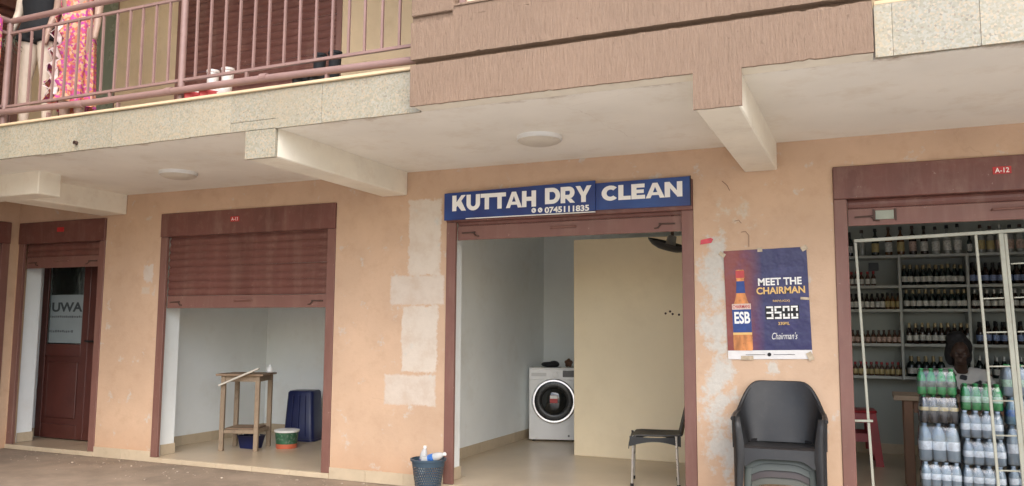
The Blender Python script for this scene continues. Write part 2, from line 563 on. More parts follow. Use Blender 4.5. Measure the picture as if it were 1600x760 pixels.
def text_mesh(body, x0, x1, z0, z1, y, bold=0.02, depth=0.0, shear=0.0):
    """lettering fitted into a rectangle on a plane facing -Y; returns mesh data"""
    cu = bpy.data.curves.new('lettering', 'FONT')
    cu.body = body
    cu.size = 1
    cu.offset = bold
    cu.shear = shear
    cu.extrude = 0.0
    cu.resolution_u = 4
    t = bpy.data.objects.new('lettering', cu)
    COL.objects.link(t)
    bpy.context.view_layer.update()
    me = bpy.data.meshes.new_from_object(t.evaluated_get(bpy.context.evaluated_depsgraph_get()))
    bpy.data.objects.remove(t)
    xs = [v.co.x for v in me.vertices]
    ys = [v.co.y for v in me.vertices]
    a, b, c, d = min(xs), max(xs), min(ys), max(ys)
    for v in me.vertices:
        v.co = Vector((x0 + (v.co.x - a) / (b - a) * (x1 - x0), y, z0 + (v.co.y - c) / (d - c) * (z1 - z0)))
    me.materials.clear()
    return me


def blob(bm, voxel=0.012, smooth=4):
    """fuse overlapping tubes and balls into one continuous skin"""
    me = bpy.data.meshes.new('tmp')
    bm.to_mesh(me)
    bm.free()
    t = bpy.data.objects.new('tmp', me)
    COL.objects.link(t)
    r = t.modifiers.new('r', 'REMESH')
    r.mode = 'VOXEL'
    r.voxel_size = voxel
    s = t.modifiers.new('s', 'SMOOTH')
    s.iterations = smooth
    s.factor = 0.5
    bpy.context.view_layer.update()
    out = bpy.data.meshes.new_from_object(t.evaluated_get(bpy.context.evaluated_depsgraph_get()))
    bpy.data.objects.remove(t)
    for f in out.polygons:
        f.use_smooth = True
    out.materials.clear()
    return out


def cut_wall(xs, zs, solid, y0, y1, swap=False):
    """wall slab on a grid of cells, open where solid(i, j) is False, one skin without inner faces"""
    bm = nb()
    cache = {}

    def V(i, j, y):
        k = (i, j, y)
        if k not in cache:
            cache[k] = bm.verts.new((y, xs[i], zs[j]) if swap else (xs[i], y, zs[j]))
        return cache[k]
    nx, nz = len(xs) - 1, len(zs) - 1
    S = lambda i, j: 0 <= i < nx and 0 <= j < nz and solid(i, j)
    for i in range(nx):
        for j in range(nz):
            if not S(i, j):
                continue
            bm.faces.new((V(i, j, y0), V(i + 1, j, y0), V(i + 1, j + 1, y0), V(i, j + 1, y0)))
            bm.faces.new((V(i, j, y1), V(i, j + 1, y1), V(i + 1, j + 1, y1), V(i + 1, j, y1)))
            for di, dj, a, b in ((-1, 0, (i, j), (i, j + 1)), (1, 0, (i + 1, j), (i + 1, j + 1)),
                                 (0, -1, (i, j), (i + 1, j)), (0, 1, (i, j + 1), (i + 1, j + 1))):
                if not S(i + di, j + dj):
                    bm.faces.new((V(*a, y0), V(*b, y0), V(*b, y1), V(*a, y1)))
    bmesh.ops.recalc_face_normals(bm, faces=bm.faces)
    return bm


# ------------------------------------------------------------------ ground and floors
g = nb()
bbox_(g, -300, 300, -300, 300, -0.6, -0.12)
finish(obj('ground', g, M_GROUND), kind='structure')
g = nb()
bbox_(g, -9.03, 7.0, -2.15, 0.0, -0.30, 0.0)
finish(obj('verandah_floor', g, M_VER), kind='structure')
g = nb()
bbox_(g, -9.03, -6.6, -18.0, -2.152, -0.30, -0.002)
finish(obj('verandah_floor', g, M_VER), kind='structure')
STEP = 0.045
ROOMS = [(-9.27, -7.32, 3.0), (-7.17, -4.06, 2.15), (-3.90, -0.76, 3.62), (-0.60, 2.60, 3.62)]
OPEN = [(-9.00, -7.61), (-6.80, -4.59), (-3.41, -1.235), (-0.215, 2.02)]
fl = nb()
bbox_(fl, -9.27, 7.0, 0.004, 3.9, -0.3, STEP)
floor = finish(obj('shop_floor', fl, M_FLOOR), kind='structure')
ZC, ZB0, ZB1 = 2.79, 2.31, 2.555        # soffit, shutter box bottom and top

# ------------------------------------------------------------------ the building
bld = thing('shop_building', 'two storey shop building with peach walls, pink upper band and terrazzo balcony edge', 'building', (-3.0, 0, 0))
xs = [-9.03] + [v for o in OPEN for v in o] + [7.0]
front = obj('front_wall', cut_wall(xs, [0.0, ZB1, ZC + 0.1], lambda i, j: not (j == 0 and i % 2 == 1), 0.0, 0.11), M_WALL, bld)
obj('inner_wall', cut_wall([-9.27] + xs[1:], [STEP + .002, ZB1, 2.75], lambda i, j: not (j == 0 and i % 2 == 1), 0.112, 0.30), M_WHITEW, bld)
for a, b in ((-9.40, -9.27), (-7.32, -7.17), (-4.06, -3.90), (-0.76, -0.60), (2.60, 2.75)):
    box('partition_wall', a, b, 0.302, 3.75, STEP + .002, 2.748, M_WHITEW, bld)
for (a, b, yb) in ROOMS:
    box('back_wall', a + .001, b - .001, yb, yb + 0.12, STEP + .002, 2.747, M_GREYW if a > -1 else M_WHITEW, bld)
box('room_ceiling', -9.4, 2.75, 0.304, 3.75, 2.752, 2.87, M_WHITEW, bld)
# balcony slab: one L, and the deeper strip carrying the pink bay
sl = nb()
bbox_(sl, -9.03, 7.0, -1.80, 0.112, ZC, 3.07)
obj('balcony_slab', sl, M_SOFFIT, bld)
sl2 = nb()
bbox_(sl2, -9.03, -6.81, -18.0, -1.802, ZC, 3.07)
obj('balcony_slab', sl2, M_SOFFIT, bld)
for (a, b, y0, y1) in ((-4.08, -3.82, -1.80, -0.002), (-0.84, -0.60, -1.946, -0.002), (-7.69, -7.32, -1.098, -0.002), (-9.02, -6.93, -1.33, -1.10)):
    box('beam', a, b, y0, y1, 2.58, ZC - .002 + .02, M_BEAM, bld, bev=0.008)
# terrazzo facing, tile by tile
fasc = box('fascia_bed', -6.80, -2.62, -1.812, -1.802, ZC + .01, 3.06, M_CONC, bld)


def tile(x0, x1, z0, z1, y0, y1, par, mat, name='terrazzo_tile'):
    return box(name, x0 + .0006, x1 - .0006, y0, y1, z0, z1, mat, par, bev=0.0008)


x = -3.02
edges = [-2.64, -3.02]
while x > -6.75:
    x -= 0.405 + random.uniform(-.012, .012)
    edges.append(max(x, -6.80))
edges[-1] = -6.80
for b, a in zip(edges[:-1], edges[1:]):
    dz = random.uniform(-.004, .003)
    if -4.3 < (a + b) / 2 < -3.85:
        tile(a, b, 2.855, 3.065 + dz, -1.835, -1.814, fasc, M_TERR)
        tile(a, b, ZC - .004, 2.853, -1.833, -1.814, fasc, M_TERR)
    else:
        tile(a, b, ZC - .006 + dz, 3.065 + dz, -1.835 + random.uniform(-.002, .002), -1.814, fasc, M_TERR)
tile(-4.085, -3.815, 2.577, ZC - .008, -1.832, -1.802, fasc, M_TERR)
fasc2 = box('fascia_bed', 0.075, 6.9, -1.832, -1.802, ZC + .01, 3.06, M_CONC, bld)
e = [0.075, 0.16] + [0.16 + .395 * k for k in range(1, 6)]
for a, b in zip(e[:-1], e[1:]):
    tile(a, b, ZC - .006, 3.065, -1.862 + random.uniform(-.002, .002), -1.834, fasc2, M_TERR)
fasc3 = box('fascia_bed', -6.81, -6.80, -18.0, -1.84, ZC + .01, 3.06, M_CONC, bld)
for k in range(4):
    y1 = -1.84 - .4 * k
    box('terrazzo_tile', -6.799, -6.775, y1 - .397, y1, ZC - .006, 3.065, M_TERR, fasc3, bev=.0012)
for a, b in ((-6.775, -2.645), (0.075, 6.9)):
    box('coping', a, b, -1.855, -1.55, 3.066, 3.088, M_CREAMW, bld, bev=0.004)
# pink bay: bands with recessed grooves between them
bay = thing('pink_bay', 'projecting upper bay in scratched pink render with grooves and a window', 'wall', (-1.28, -1.8, ZC))
Y0, Y1 = -1.945, -1.806
BX0, BX1 = -2.64, 0.068
YB = Y0 - .022


def jag(pts, step=.03, amp=.004):
    """chip the long level edges of an outline"""
    out = []
    for (x0, y0, z0), (x1, y1, z1) in zip(pts, pts[1:] + pts[:1]):
        out.append((x0, y0, z0))
        n = int(abs(x1 - x0) / step)
        for k in range(1, n):
            dz = random.uniform(-amp, amp) * (.35 if random.random() < .9 else 1.6)
            out.append((x0 + (x1 - x0) * k / n, y0, z0 + dz))
    return out


obj('band', poly_(nb(), jag([(BX0, YB, ZC - .008), (-0.845, YB, ZC - .008), (-0.845, YB, 2.576), (-0.585, YB, 2.576), (-0.585, YB, ZC - .008),
                             (BX1, YB, ZC - .008), (BX1, YB, 3.050), (BX0, YB, 3.050)]), 0.018), M_PINK, bay)
box('band_core', BX0 + .004, BX1 - .004, YB + .0185, Y0 + .042, ZC - .001, 3.049, M_BEAM, bay)
box('groove_back', BX0 + .004, BX1 - .004, Y0 + .043, Y1, ZC + .001, 3.0875, M_PINK, bay)
box('soffit_strip', BX0 + .004, -.842, Y0 + .043, Y1, ZC - .0012, ZC + .0005, M_BEAM, bay)
box('soffit_strip', -.598, BX1 - .004, Y0 + .043, Y1, ZC - .0012, ZC + .0005, M_BEAM, bay)
WX0, WX1, WZ = -2.33, -1.30, 3.405
bm = cut_wall([BX0, WX0, WX1, BX1], [3.088, WZ, 4.75, 5.6], lambda i, j: not (i == 1 and j == 1), Y0, Y1)
obj('band', bm, M_PINK, bay)
# short cut groove left of the window is a raised pair of blocks on the band
box('groove_lip', BX0 - .001, WX0 + .0, Y0 - .022, Y0 - .002, 3.372, 5.5, M_PINK, bay, bev=.006)
obj('groove_lip', poly_(nb(), jag([(BX0 - .001, YB, 3.086), (BX1 + .001, YB, 3.086), (BX1 + .001, YB, 3.33), (BX0 - .001, YB, 3.33)], amp=.004), .02), M_PINK, bay)
box('groove_lip', WX0 - .01, BX1 + .001, Y0 - .0215, Y0 - .002, 3.3305, WZ - .012, M_PINK, bay)
box('side_wall', BX0, BX0 + .12, Y1 + .002, -.002, 3.09, 5.6, M_PINK, bay)
box('side_wall', BX1 - .12, BX1, Y1 + .002, -.002, 3.09, 5.6, M_PINK, bay)
w = box('window', WX0 + .002, WX1 - .002, Y0 + .06, Y0 + .075, WZ + .004, 4.748, pm('curtain_cream', (0.66, 0.52, 0.38), 0.8, 0.1, 4), bay)
for xx in (WX0 + .03, -2.02, -1.72, WX1 - .03):
    box('window_frame', xx - .02, xx + .02, Y0 + .03, Y0 + .058, WZ + .006, 4.74, M_RAIL, w)
box('window_pane', -2.0, -1.74, Y0 + .045, Y0 + .05, WZ + .01, 4.7, pm('pale_pane', (0.72, 0.50, 0.48), 0.2, 0.05, 3), w)
box('window_sill', WX0 + .002, WX1 - .002, Y0 - .03, Y0 + .028, WZ - .01, WZ + .003, M_PINK, w)
# upper storey behind the balcony
ux = [-9.03, -8.55, -7.61, -6.72, -4.59, 7.0]
obj('upper_wall', cut_wall(ux, [3.072, 5.25, 5.62], lambda i, j: not (j == 0 and i in (1, 3)), 0.0, 0.15), M_CREAMW, bld)
box('roof_slab', -9.6, 7.4, -2.3, 4.2, 5.625, 5.85, M_SOFFIT, bld)
box('roof_slab', -13.0, -6.5, -18.0, -2.302, 5.625, 5.85, M_SOFFIT, bld)  # wing roof, extended out of view to block sky from the left bays
box('rear_wall', -9.4, 7.0, 3.9, 4.05, -0.3, 5.62, M_CREAMW, bld)
box('room_floor', -9.03, 7.0, 0.152, 3.89, 2.88, 3.07, M_CONC, bld)
box('end_wall', 6.85, 7.0, 0.155, 3.89, 0.0, 5.62, M_WALL, bld)
box('side_wall', 2.76, 6.84, 0.302, 0.45, 0.0, 2.87, M_WHITEW, bld)
# left wing, shop front towards the yard; unseen length added to darken the left bays
wing = thing('side_wing', 'dark corner wing of the building with peach wall meeting the leftmost shop', 'building', (-9.03, -4, 0))
obj('side_wall', cut_wall([-18.0, -2.3, -0.10, 0.0], [0.0, ZB1, ZC + .1], lambda i, j: not (j == 0 and i == 1), -9.15, -9.03, swap=True), M_WALL, wing)
obj('upper_wall', cut_wall([-18.0, -2.3, -0.12, 0.0], [3.072, 5.25, 5.62], lambda i, j: not (j == 0 and i == 1), -9.15, -9.032, swap=True), M_CREAMW, wing)
box('back_wall', -13, -12.9, -18, 0, 0, 5.62, M_CONC, wing)
box('end_wall', -12.9, -9.152, -18.0, -17.9, 0, 5.62, M_WALL, wing)
box('end_wall', -12.9, -9.152, -.1, 0.0, 0, 5.62, M_WALL, wing)
box('room_floor', -12.9, -9.152, -17.89, -.102, 2.8, 3.0, M_CONC, wing)
# skirting and step tiles
for (a, b) in ((-7.61, -6.80), (-4.59, -3.41), (-1.235, -0.215)):
    n = max(1, round((b - a) / 0.4))
    for k in range(n):
        xa, xb = a + (b - a) * k / n, a + (b - a) * (k + 1) / n
        box('skirting_tile', xa + .001, xb - .001, -.012, -.0015, 0.002, 0.105, M_SKIRT, front, bev=.0015)
for (a, b) in OPEN:
    n = max(1, round((b - a) / 0.42))
    for k in range(n):
        xa, xb = a + (b - a) * k / n, a + (b - a) * (k + 1) / n
        box('step_tile', xa + .0015, xb - .0015, -.022, .003, 0.002, STEP + .004 + random.uniform(-.001, .001), M_SKIRT, floor, bev=.003)
# room skirtings (seen along the left walls) and floor tiles by the doors
for (a, b, yb), (oa, ob) in zip(ROOMS, OPEN):
    n = int((yb - .3) / .42)
    for k in range(n):
        ya = .305 + (yb - .31) * k / n
        yc = .305 + (yb - .31) * (k + 1) / n
        box('skirting_tile', a + .001, a + .012, ya, yc - .002, STEP + .002, STEP + .11, M_SKIRT, floor, bev=.001)
    n = int((b - a) / .42)
    for k in range(n):
        xa = a + .013 + (b - a - .026) * k / n
        xb = a + .013 + (b - a - .026) * (k + 1) / n
        box('skirting_tile', xa, xb - .002, yb - .012, yb - .001, STEP + .002, STEP + .11, M_SKIRT, floor, bev=.001)
    box('skirting_tile', oa + .0005, oa + .012, .115, .31, STEP + .005, STEP + .11, M_SKIRT, floor, bev=.001)
    box('skirting_tile', ob - .012, ob - .0005, .115, .31, STEP + .005, STEP + .11, M_SKIRT, floor, bev=.001)
FT = [pm('floor_tile_a', (0.50, 0.40, 0.28), 0.3, 0.08, 2, 0.04, 30, spec=0.5, dirt=0.0, rand=0.03, world=True, rvar=False)]
tm = {}
for ri, (a, b, yb) in enumerate(ROOMS):
    if ri == 0:
        continue
    T = 0.40
    nx, ny = int((b - a) / T) + 1, int(yb / T) + 1
    for i in range(nx):
        for j in range(ny):
            x0, x1 = a + .014 + i * T, min(a + .014 + (i + 1) * T, b - .002)
            y0, y1 = .008 + j * T, min(.008 + (j + 1) * T, yb - .014)
            if x1 - x0 < .03 or y1 - y0 < .03:
                continue
            if y0 < .3:
                x0, x1 = max(x0, OPEN[ri][0] + .013), min(x1, OPEN[ri][1] - .013)
                if x1 - x0 < .03:
                    continue
            box('floor_tile', x0 + .0003, x1 - .0003, y0 + .0003, y1 - .0003, STEP + .0005, STEP + .004, FT[0], floor)
FZ = STEP + .004

# ------------------------------------------------------------------ roller shutters


def slat_mesh(length, pitch=0.076, depth=0.016):
    """one convex roller slat, x from 0 to length, z from 0 to pitch, bulging to -y"""
    bm = nb()
    prof = [(-.002, 0.0), (-depth * .45, .008), (-depth, pitch * .35), (-depth, pitch * .6), (-depth * .55, pitch - .014), (-.001, pitch - .003), (.001, pitch + .002), (.005, pitch + .002), (.005, 0.0025), (.002, 0.0025)]
    A = [bm.verts.new((0, y, z)) for y, z in prof]
    B = [bm.verts.new((length, y, z)) for y, z in prof]
    n = len(prof)
    for i in range(n):
        bm.faces.new((A[i], A[(i + 1) % n], B[(i + 1) % n], B[i]))
    bm.faces.new(A)
    bm.faces.new(B[::-1])
    bmesh.ops.recalc_face_normals(bm, faces=bm.faces)
    me = bpy.data.meshes.new('slat')
    bm.to_mesh(me)
    bm.free()
    me.materials.append(M_MAROON)
    return me


def shutter(width, zbot, ztop, zbox, label, plate=None, plate_at=0.45, box_h=None, fz=0.0, rot=0.0, loc=(0, 0, 0), nmax=60, gw=0.09, handle=True, seen=None):
    """local frame: x along the opening from 0 to width, y into the wall, z from the floor"""
    t = thing('roller_shutter', label, 'shutter', loc, rot)
    L = lambda *a, **k: obj(a[0], a[1], a[2], k.get('parent', t), smooth=k.get('smooth', False), world=False)
    L('shutter_box', bbox_(nb(), .003, width - .003, -.022, .10, zbox, ztop, .004), M_MAROON)
    for a in (.002, width - gw - .002):
        b = bbox_(nb(), a, a + gw, -.010, .0245, fz, zbox - .001, .003)
        L('guide_rail', b, M_GUIDE)
    bar = L('bottom_bar', bbox_(nb(), gw + .004, width - gw - .004, .028, .040, zbot, zbot + .125, .003), M_GUIDE)
    z, k = zbot + .127, 0
    me = slat_mesh(width - 2 * gw - .008)
    while z < zbox + .02 and k < nmax:
        s = bpy.data.objects.new('slat', me)
        COL.objects.link(s)
        s.parent = t
        s.location = (gw + .004, .045 + random.uniform(-.002, .002), z)
        s.rotation_euler = (0, random.uniform(-.0012, .0012), 0)
        z += .076
        k += 1
    if handle:
        h = nb()
        cx = width / 2
        tube_(h, [(cx - .11, .026, zbot + .07), (cx - .105, .008, zbot + .075), (cx + .105, .008, zbot + .078), (cx + .11, .026, zbot + .075)], .008, 6)
        L('handle', h, M_GUIDE, parent=bar)
        for sx, cx in ((1, gw + .13), (-1, width - gw - .14)):
            h = nb()
            tube_(h, [(cx - .08 * sx, .022, zbot + .062), (cx + .05 * sx, .022, zbot + .066)], .007, 6)
            tube_(h, [(cx + .03 * sx, .02, zbot + .066), (cx + .055 * sx, .014, zbot + .035), (cx + .085 * sx, .016, zbot + .03)], .006, 6)
            L('latch', h, M_DARKMET, parent=bar)
    if plate:
        px = width * plate_at
        pl = L('number_plate', bbox_(nb(), px - .055, px + .055, -.027, -.0225, ztop - .125, ztop - .075, .001), M_REDPLATE)
        if plate == '-':
            return t
        me = text_mesh(plate, px - .042, px + .042, ztop - .117, ztop - .083, -.0285, .01)
        obj('lettering', me, M_LETTER, pl, world=False)
    return t


sh = shutter(2.21, 1.567, ZB1, ZB0, 'half-raised maroon roller shutter over the room with the wooden stand, plate A-13', 'A-13', 0.452, loc=(-6.80, 0, 0), fz=STEP + .006)
sh = shutter(2.175, 2.15, ZB1, ZB0, 'nearly fully raised roller shutter behind the blue dry clean sign', None, loc=(-3.41, 0, 0), fz=STEP + .006)
sh = shutter(2.235, 2.135, ZB1 + .015, ZB0 + .02, 'raised roller shutter of the bottle shop with red A-12 plate', 'A-12', 0.481, loc=(-0.215, 0, 0), fz=STEP + .006)
p_ = obj('lock_plate', bbox_(nb(), .278, .40, .020, .027, 2.175, 2.240, .002), pm('grey_green_plate', (0.28, 0.30, 0.24), 0.45, 0.1, 8), sh, world=False)
for k in (.062, .205):
    obj('bracket', bbox_(nb(), .20 + k, .212 + k, .016, .0275, 2.165, 2.25, .001), M_DARKMET, sh, world=False)
shutter(1.39, 2.03, ZB1, ZB0, 'dark maroon roller shutter raised above the glazed UWA door', '-', 0.5, loc=(-9.00, 0, 0), fz=STEP + .006)
shutter(2.2, 0.06, ZB1, ZB0, 'closed maroon roller shutter on the side wing beside the UWA door', None, loc=(-9.03, -2.3, 0), rot=math.pi / 2, handle=False)
shutter(2.13, 3.10, 5.25, 5.05, 'closed maroon roller shutter behind the balcony railing', None, loc=(-6.72, 0, 0), fz=3.075, gw=.06)
shutter(2.18, 3.10, 5.25, 5.05, 'closed maroon shutter behind the mannequins on the upper side wing', None, loc=(-9.032, -2.3, 0), rot=math.pi / 2, fz=3.075, handle=False)

# upper glazed door
ud = thing('balcony_door', 'dark green glazed door on the upper balcony beside the mannequins', 'door', (-8.08, .05, 3.075))
box('door_panel', -8.548, -7.612, .06, .085, 3.08, 5.245, M_UPGLASS, ud)
for a, b in ((-8.548, -8.49), (-7.67, -7.612), (-8.10, -8.06)):
    box('door_frame', a, b, .035, .0585, 3.08, 5.245, M_MAROON, ud)
box('door_frame', -8.489, -7.671, .036, .058, 3.08, 3.22, M_MAROON, ud)

# ------------------------------------------------------------------ left glazed door (inside its shop)
M_DOOR = pm('shaded_maroon_door', (0.085, 0.026, 0.020), 0.4, 0.2, 3, dirt=0.2, dirtcol=(0.12, 0.06, 0.045))  # shade of the left corner put into the door's own colour
dr = thing('glazed_door', 'maroon half-glazed double door with a UWA notice in its pane', 'door', (-8.6, .55, FZ))
DX0, DX1, DY, DZ1 = -9.262, -7.33, .56, 2.22
box('bottom_panel', DX0, DX1, DY - .01, DY + .02, FZ + .01, 1.14, M_DOOR, dr)
for xm0, xm1 in ((DX0, DX0 + .10), (-8.56, -8.45), (-8.449, -8.34), (DX1 - .10, DX1)):
    st = box('stile', xm0, xm1, DY - .035, DY - .011, FZ + .008, DZ1, M_DOOR, dr, bev=.004)
for xm0, xm1 in ((DX0 + .101, -8.561), (-8.339, DX1 - .101)):
    for z0, z1 in ((FZ + .008, .22), (1.02, 1.16), (2.12, 2.22)):
        box('cross_rail', xm0, xm1, DY - .033, DY - .0115, z0, z1, M_DOOR, dr, bev=.003)
    box('glass_pane', xm0, xm1, DY - .006, DY - .001, 1.161, 2.119, M_GLASSDOOR, dr)
    box('raised_panel', xm0 + .05, xm1 - .05, DY - .022, DY - .0105, .29, .95, M_DOOR, dr, bev=.008)
hd = nb()
tube_(hd, [(-8.44, DY - .036, 1.20), (-8.44, DY - .075, 1.20), (-8.30, DY - .075, 1.20)], .011, 8)
obj('handle', hd, M_BLACK, dr)
M_PAPER = pm('grey_notice_paper', (0.24, 0.28, 0.29), 0.7, 0.08, 3)
NY = DY - .010
no = box('notice', DX0 + .12, -8.575, NY - .001, NY, 1.175, 1.75, M_PAPER, dr)
obj('lettering', text_mesh('UWA', DX0 + .15, -8.59, 1.545, 1.66, NY - .003, .035), pm('grey_ink', (0.045, 0.055, 0.06), 0.8), no)
for zz, xa, xb in ((1.485, DX0 + .13, -8.60), (1.31, DX0 + .13, -8.72)):
    b = nb()
    xx = xa
    while xx < xb:
        l = random.uniform(.012, .03)
        bbox_(b, xx, min(xx + l, xb), NY - .0035, NY - .002, zz - random.uniform(.008, .014), zz + random.uniform(.010, .018))
        xx += l + .012
    obj('small_print', b, pm('faint_ink', (0.10, 0.11, 0.12), 0.8), no)

# ------------------------------------------------------------------ balcony railing
ra = thing('balcony_railing', 'pink painted steel balcony railing with thin upright bars above the terrazzo edge', 'railing', (-4.8, -1.77, 3.088))
RY = -1.77
XL, XR = -6.82, -2.645
obj('top_rail', tube_(nb(), [(XL, RY, 4.03), (-4.8, RY, 4.03), (XR, RY, 4.03)], .026, 10), M_RAIL, ra, smooth=True)
box('upper_bar', XL + .02, XR, RY - .012, RY + .012, 3.908, 3.93, M_RAIL, ra, bev=.002)
box('lower_bar', XL + .02, XR, RY - .012, RY + .012, 3.25, 3.272, M_RAIL, ra, bev=.002)
for px in (XL, -4.79):
    obj('post', tube_(nb(), [(px, RY, 3.086), (px, RY, 4.02)], .027, 10), M_RAIL, ra, smooth=True)
bmesh_bal = nb()
bbox_(bmesh_bal, -.008, .008, -.008, .008, 0, .635)
balme = bpy.data.meshes.new('baluster')
bmesh_bal.to_mesh(balme)
bmesh_bal.free()
balme.materials.append(M_RAIL)


def bal(x, y):
    b = bpy.data.objects.new('baluster', balme)
    COL.objects.link(b)
    b.parent = ra
    b.location = Vector((x, y, 3.2725)) - ra.location
    b.rotation_euler = (random.uniform(-.004, .004), random.uniform(-.006, .006), 0)


for x0, x1, n in ((XL, -4.79, 14), (-4.79, XR - .06, 15)):
    for k in range(1, n):
        bal(x0 + (x1 - x0) * k / n + random.uniform(-.004, .004), RY)
pp = obj('waste_pipe', tube_(nb(), [(XL - .05, -1.815, 3.205), (-5.6, -1.815, 3.172), (-4.0, -1.815, 3.165), (XR, -1.815, 3.14)], .027, 10), M_RAIL, ra, smooth=True)
for px in (-5.82, -4.86, -3.95):
    obj('coupling', tube_(nb(), [(px - .03, -1.815, 3.172), (px + .03, -1.815, 3.170)], .031, 10), M_RAIL, pp, smooth=True)
for px in (-5.55, -4.15):
    box('stub', px - .012, px + .012, RY - .01, RY + .01, 3.186, 3.249, M_RAIL, ra)
for px in (-6.2, -5.4, -3.4):
    box('bracket', px - .010, px + .010, -1.826, -1.80, 3.089, 3.140, M_RAIL, pp)
obj('top_rail', tube_(nb(), [(XL, RY, 4.03), (XL, -8.9, 4.03)], .026, 10), M_RAIL, ra, smooth=True)
for z in (3.908, 3.25):
    box('side_bar', XL - .012, XL + .012, -8.9, RY - .03, z, z + .022, M_RAIL, ra)
for k in range(1, 14):
    bal(XL, RY - .14 * k)

rr = thing('balcony_railing', 'short run of pink railing above the terrazzo edge beyond the pink bay', 'railing', (2, -1.79, 3.088))
obj('top_rail', tube_(nb(), [(.085, RY, 4.03), (6.8, RY, 4.03)], .026, 10), M_RAIL, rr, smooth=True)
obj('lower_pipe', tube_(nb(), [(.085, -1.815, 3.135), (6.8, -1.815, 3.135)], .027, 10), M_RAIL, rr, smooth=True)
for px in (.4, 2.4):
    obj('post', tube_(nb(), [(px, RY, 3.09), (px, RY, 4.02)], .024, 10), M_RAIL, rr, smooth=True)

# ------------------------------------------------------------------ sign
sg = thing('shop_sign', 'blue KUTTAH DRY CLEAN sign board with white bold letters and a phone number', 'sign', (-2.33, -.03, ZB0))
m, nt, p = new_mat('blue_sign_print')
co = nd(nt, 'ShaderNodeTexCoord').outputs['Object']
c = mix_(nt, ramp_(nt, noise_(nt, co, 2.2, 2), 0.35, 0.65), (0.007, 0.018, 0.12), (0.010, 0.050, 0.21))
nt.links.new(c, p.inputs['Base Color'])
p.inputs['Roughness'].default_value = 0.35
M_SIGN = m
lp = obj('panel', poly_(nb(), [(-3.412, -.050, 2.322), (-2.02, -.050, 2.340), (-2.02, -.050, 2.588), (-3.412, -.050, 2.562)], .014), M_SIGN, sg)
rp = obj('panel', poly_(nb(), [(-2.021, -.0355, 2.345), (-1.252, -.0355, 2.343), (-1.252, -.0355, 2.574), (-2.021, -.0355, 2.566)], .012), M_SIGN, sg)
box('edge_strip', -3.2, -2.02, -.0515, -.0365, 2.326, 2.333, M_LETTER, sg)
box('edge_strip', -1.2515, -1.245, -.037, -.023, 2.343, 2.578, M_BLACK, sg)
BO = .062


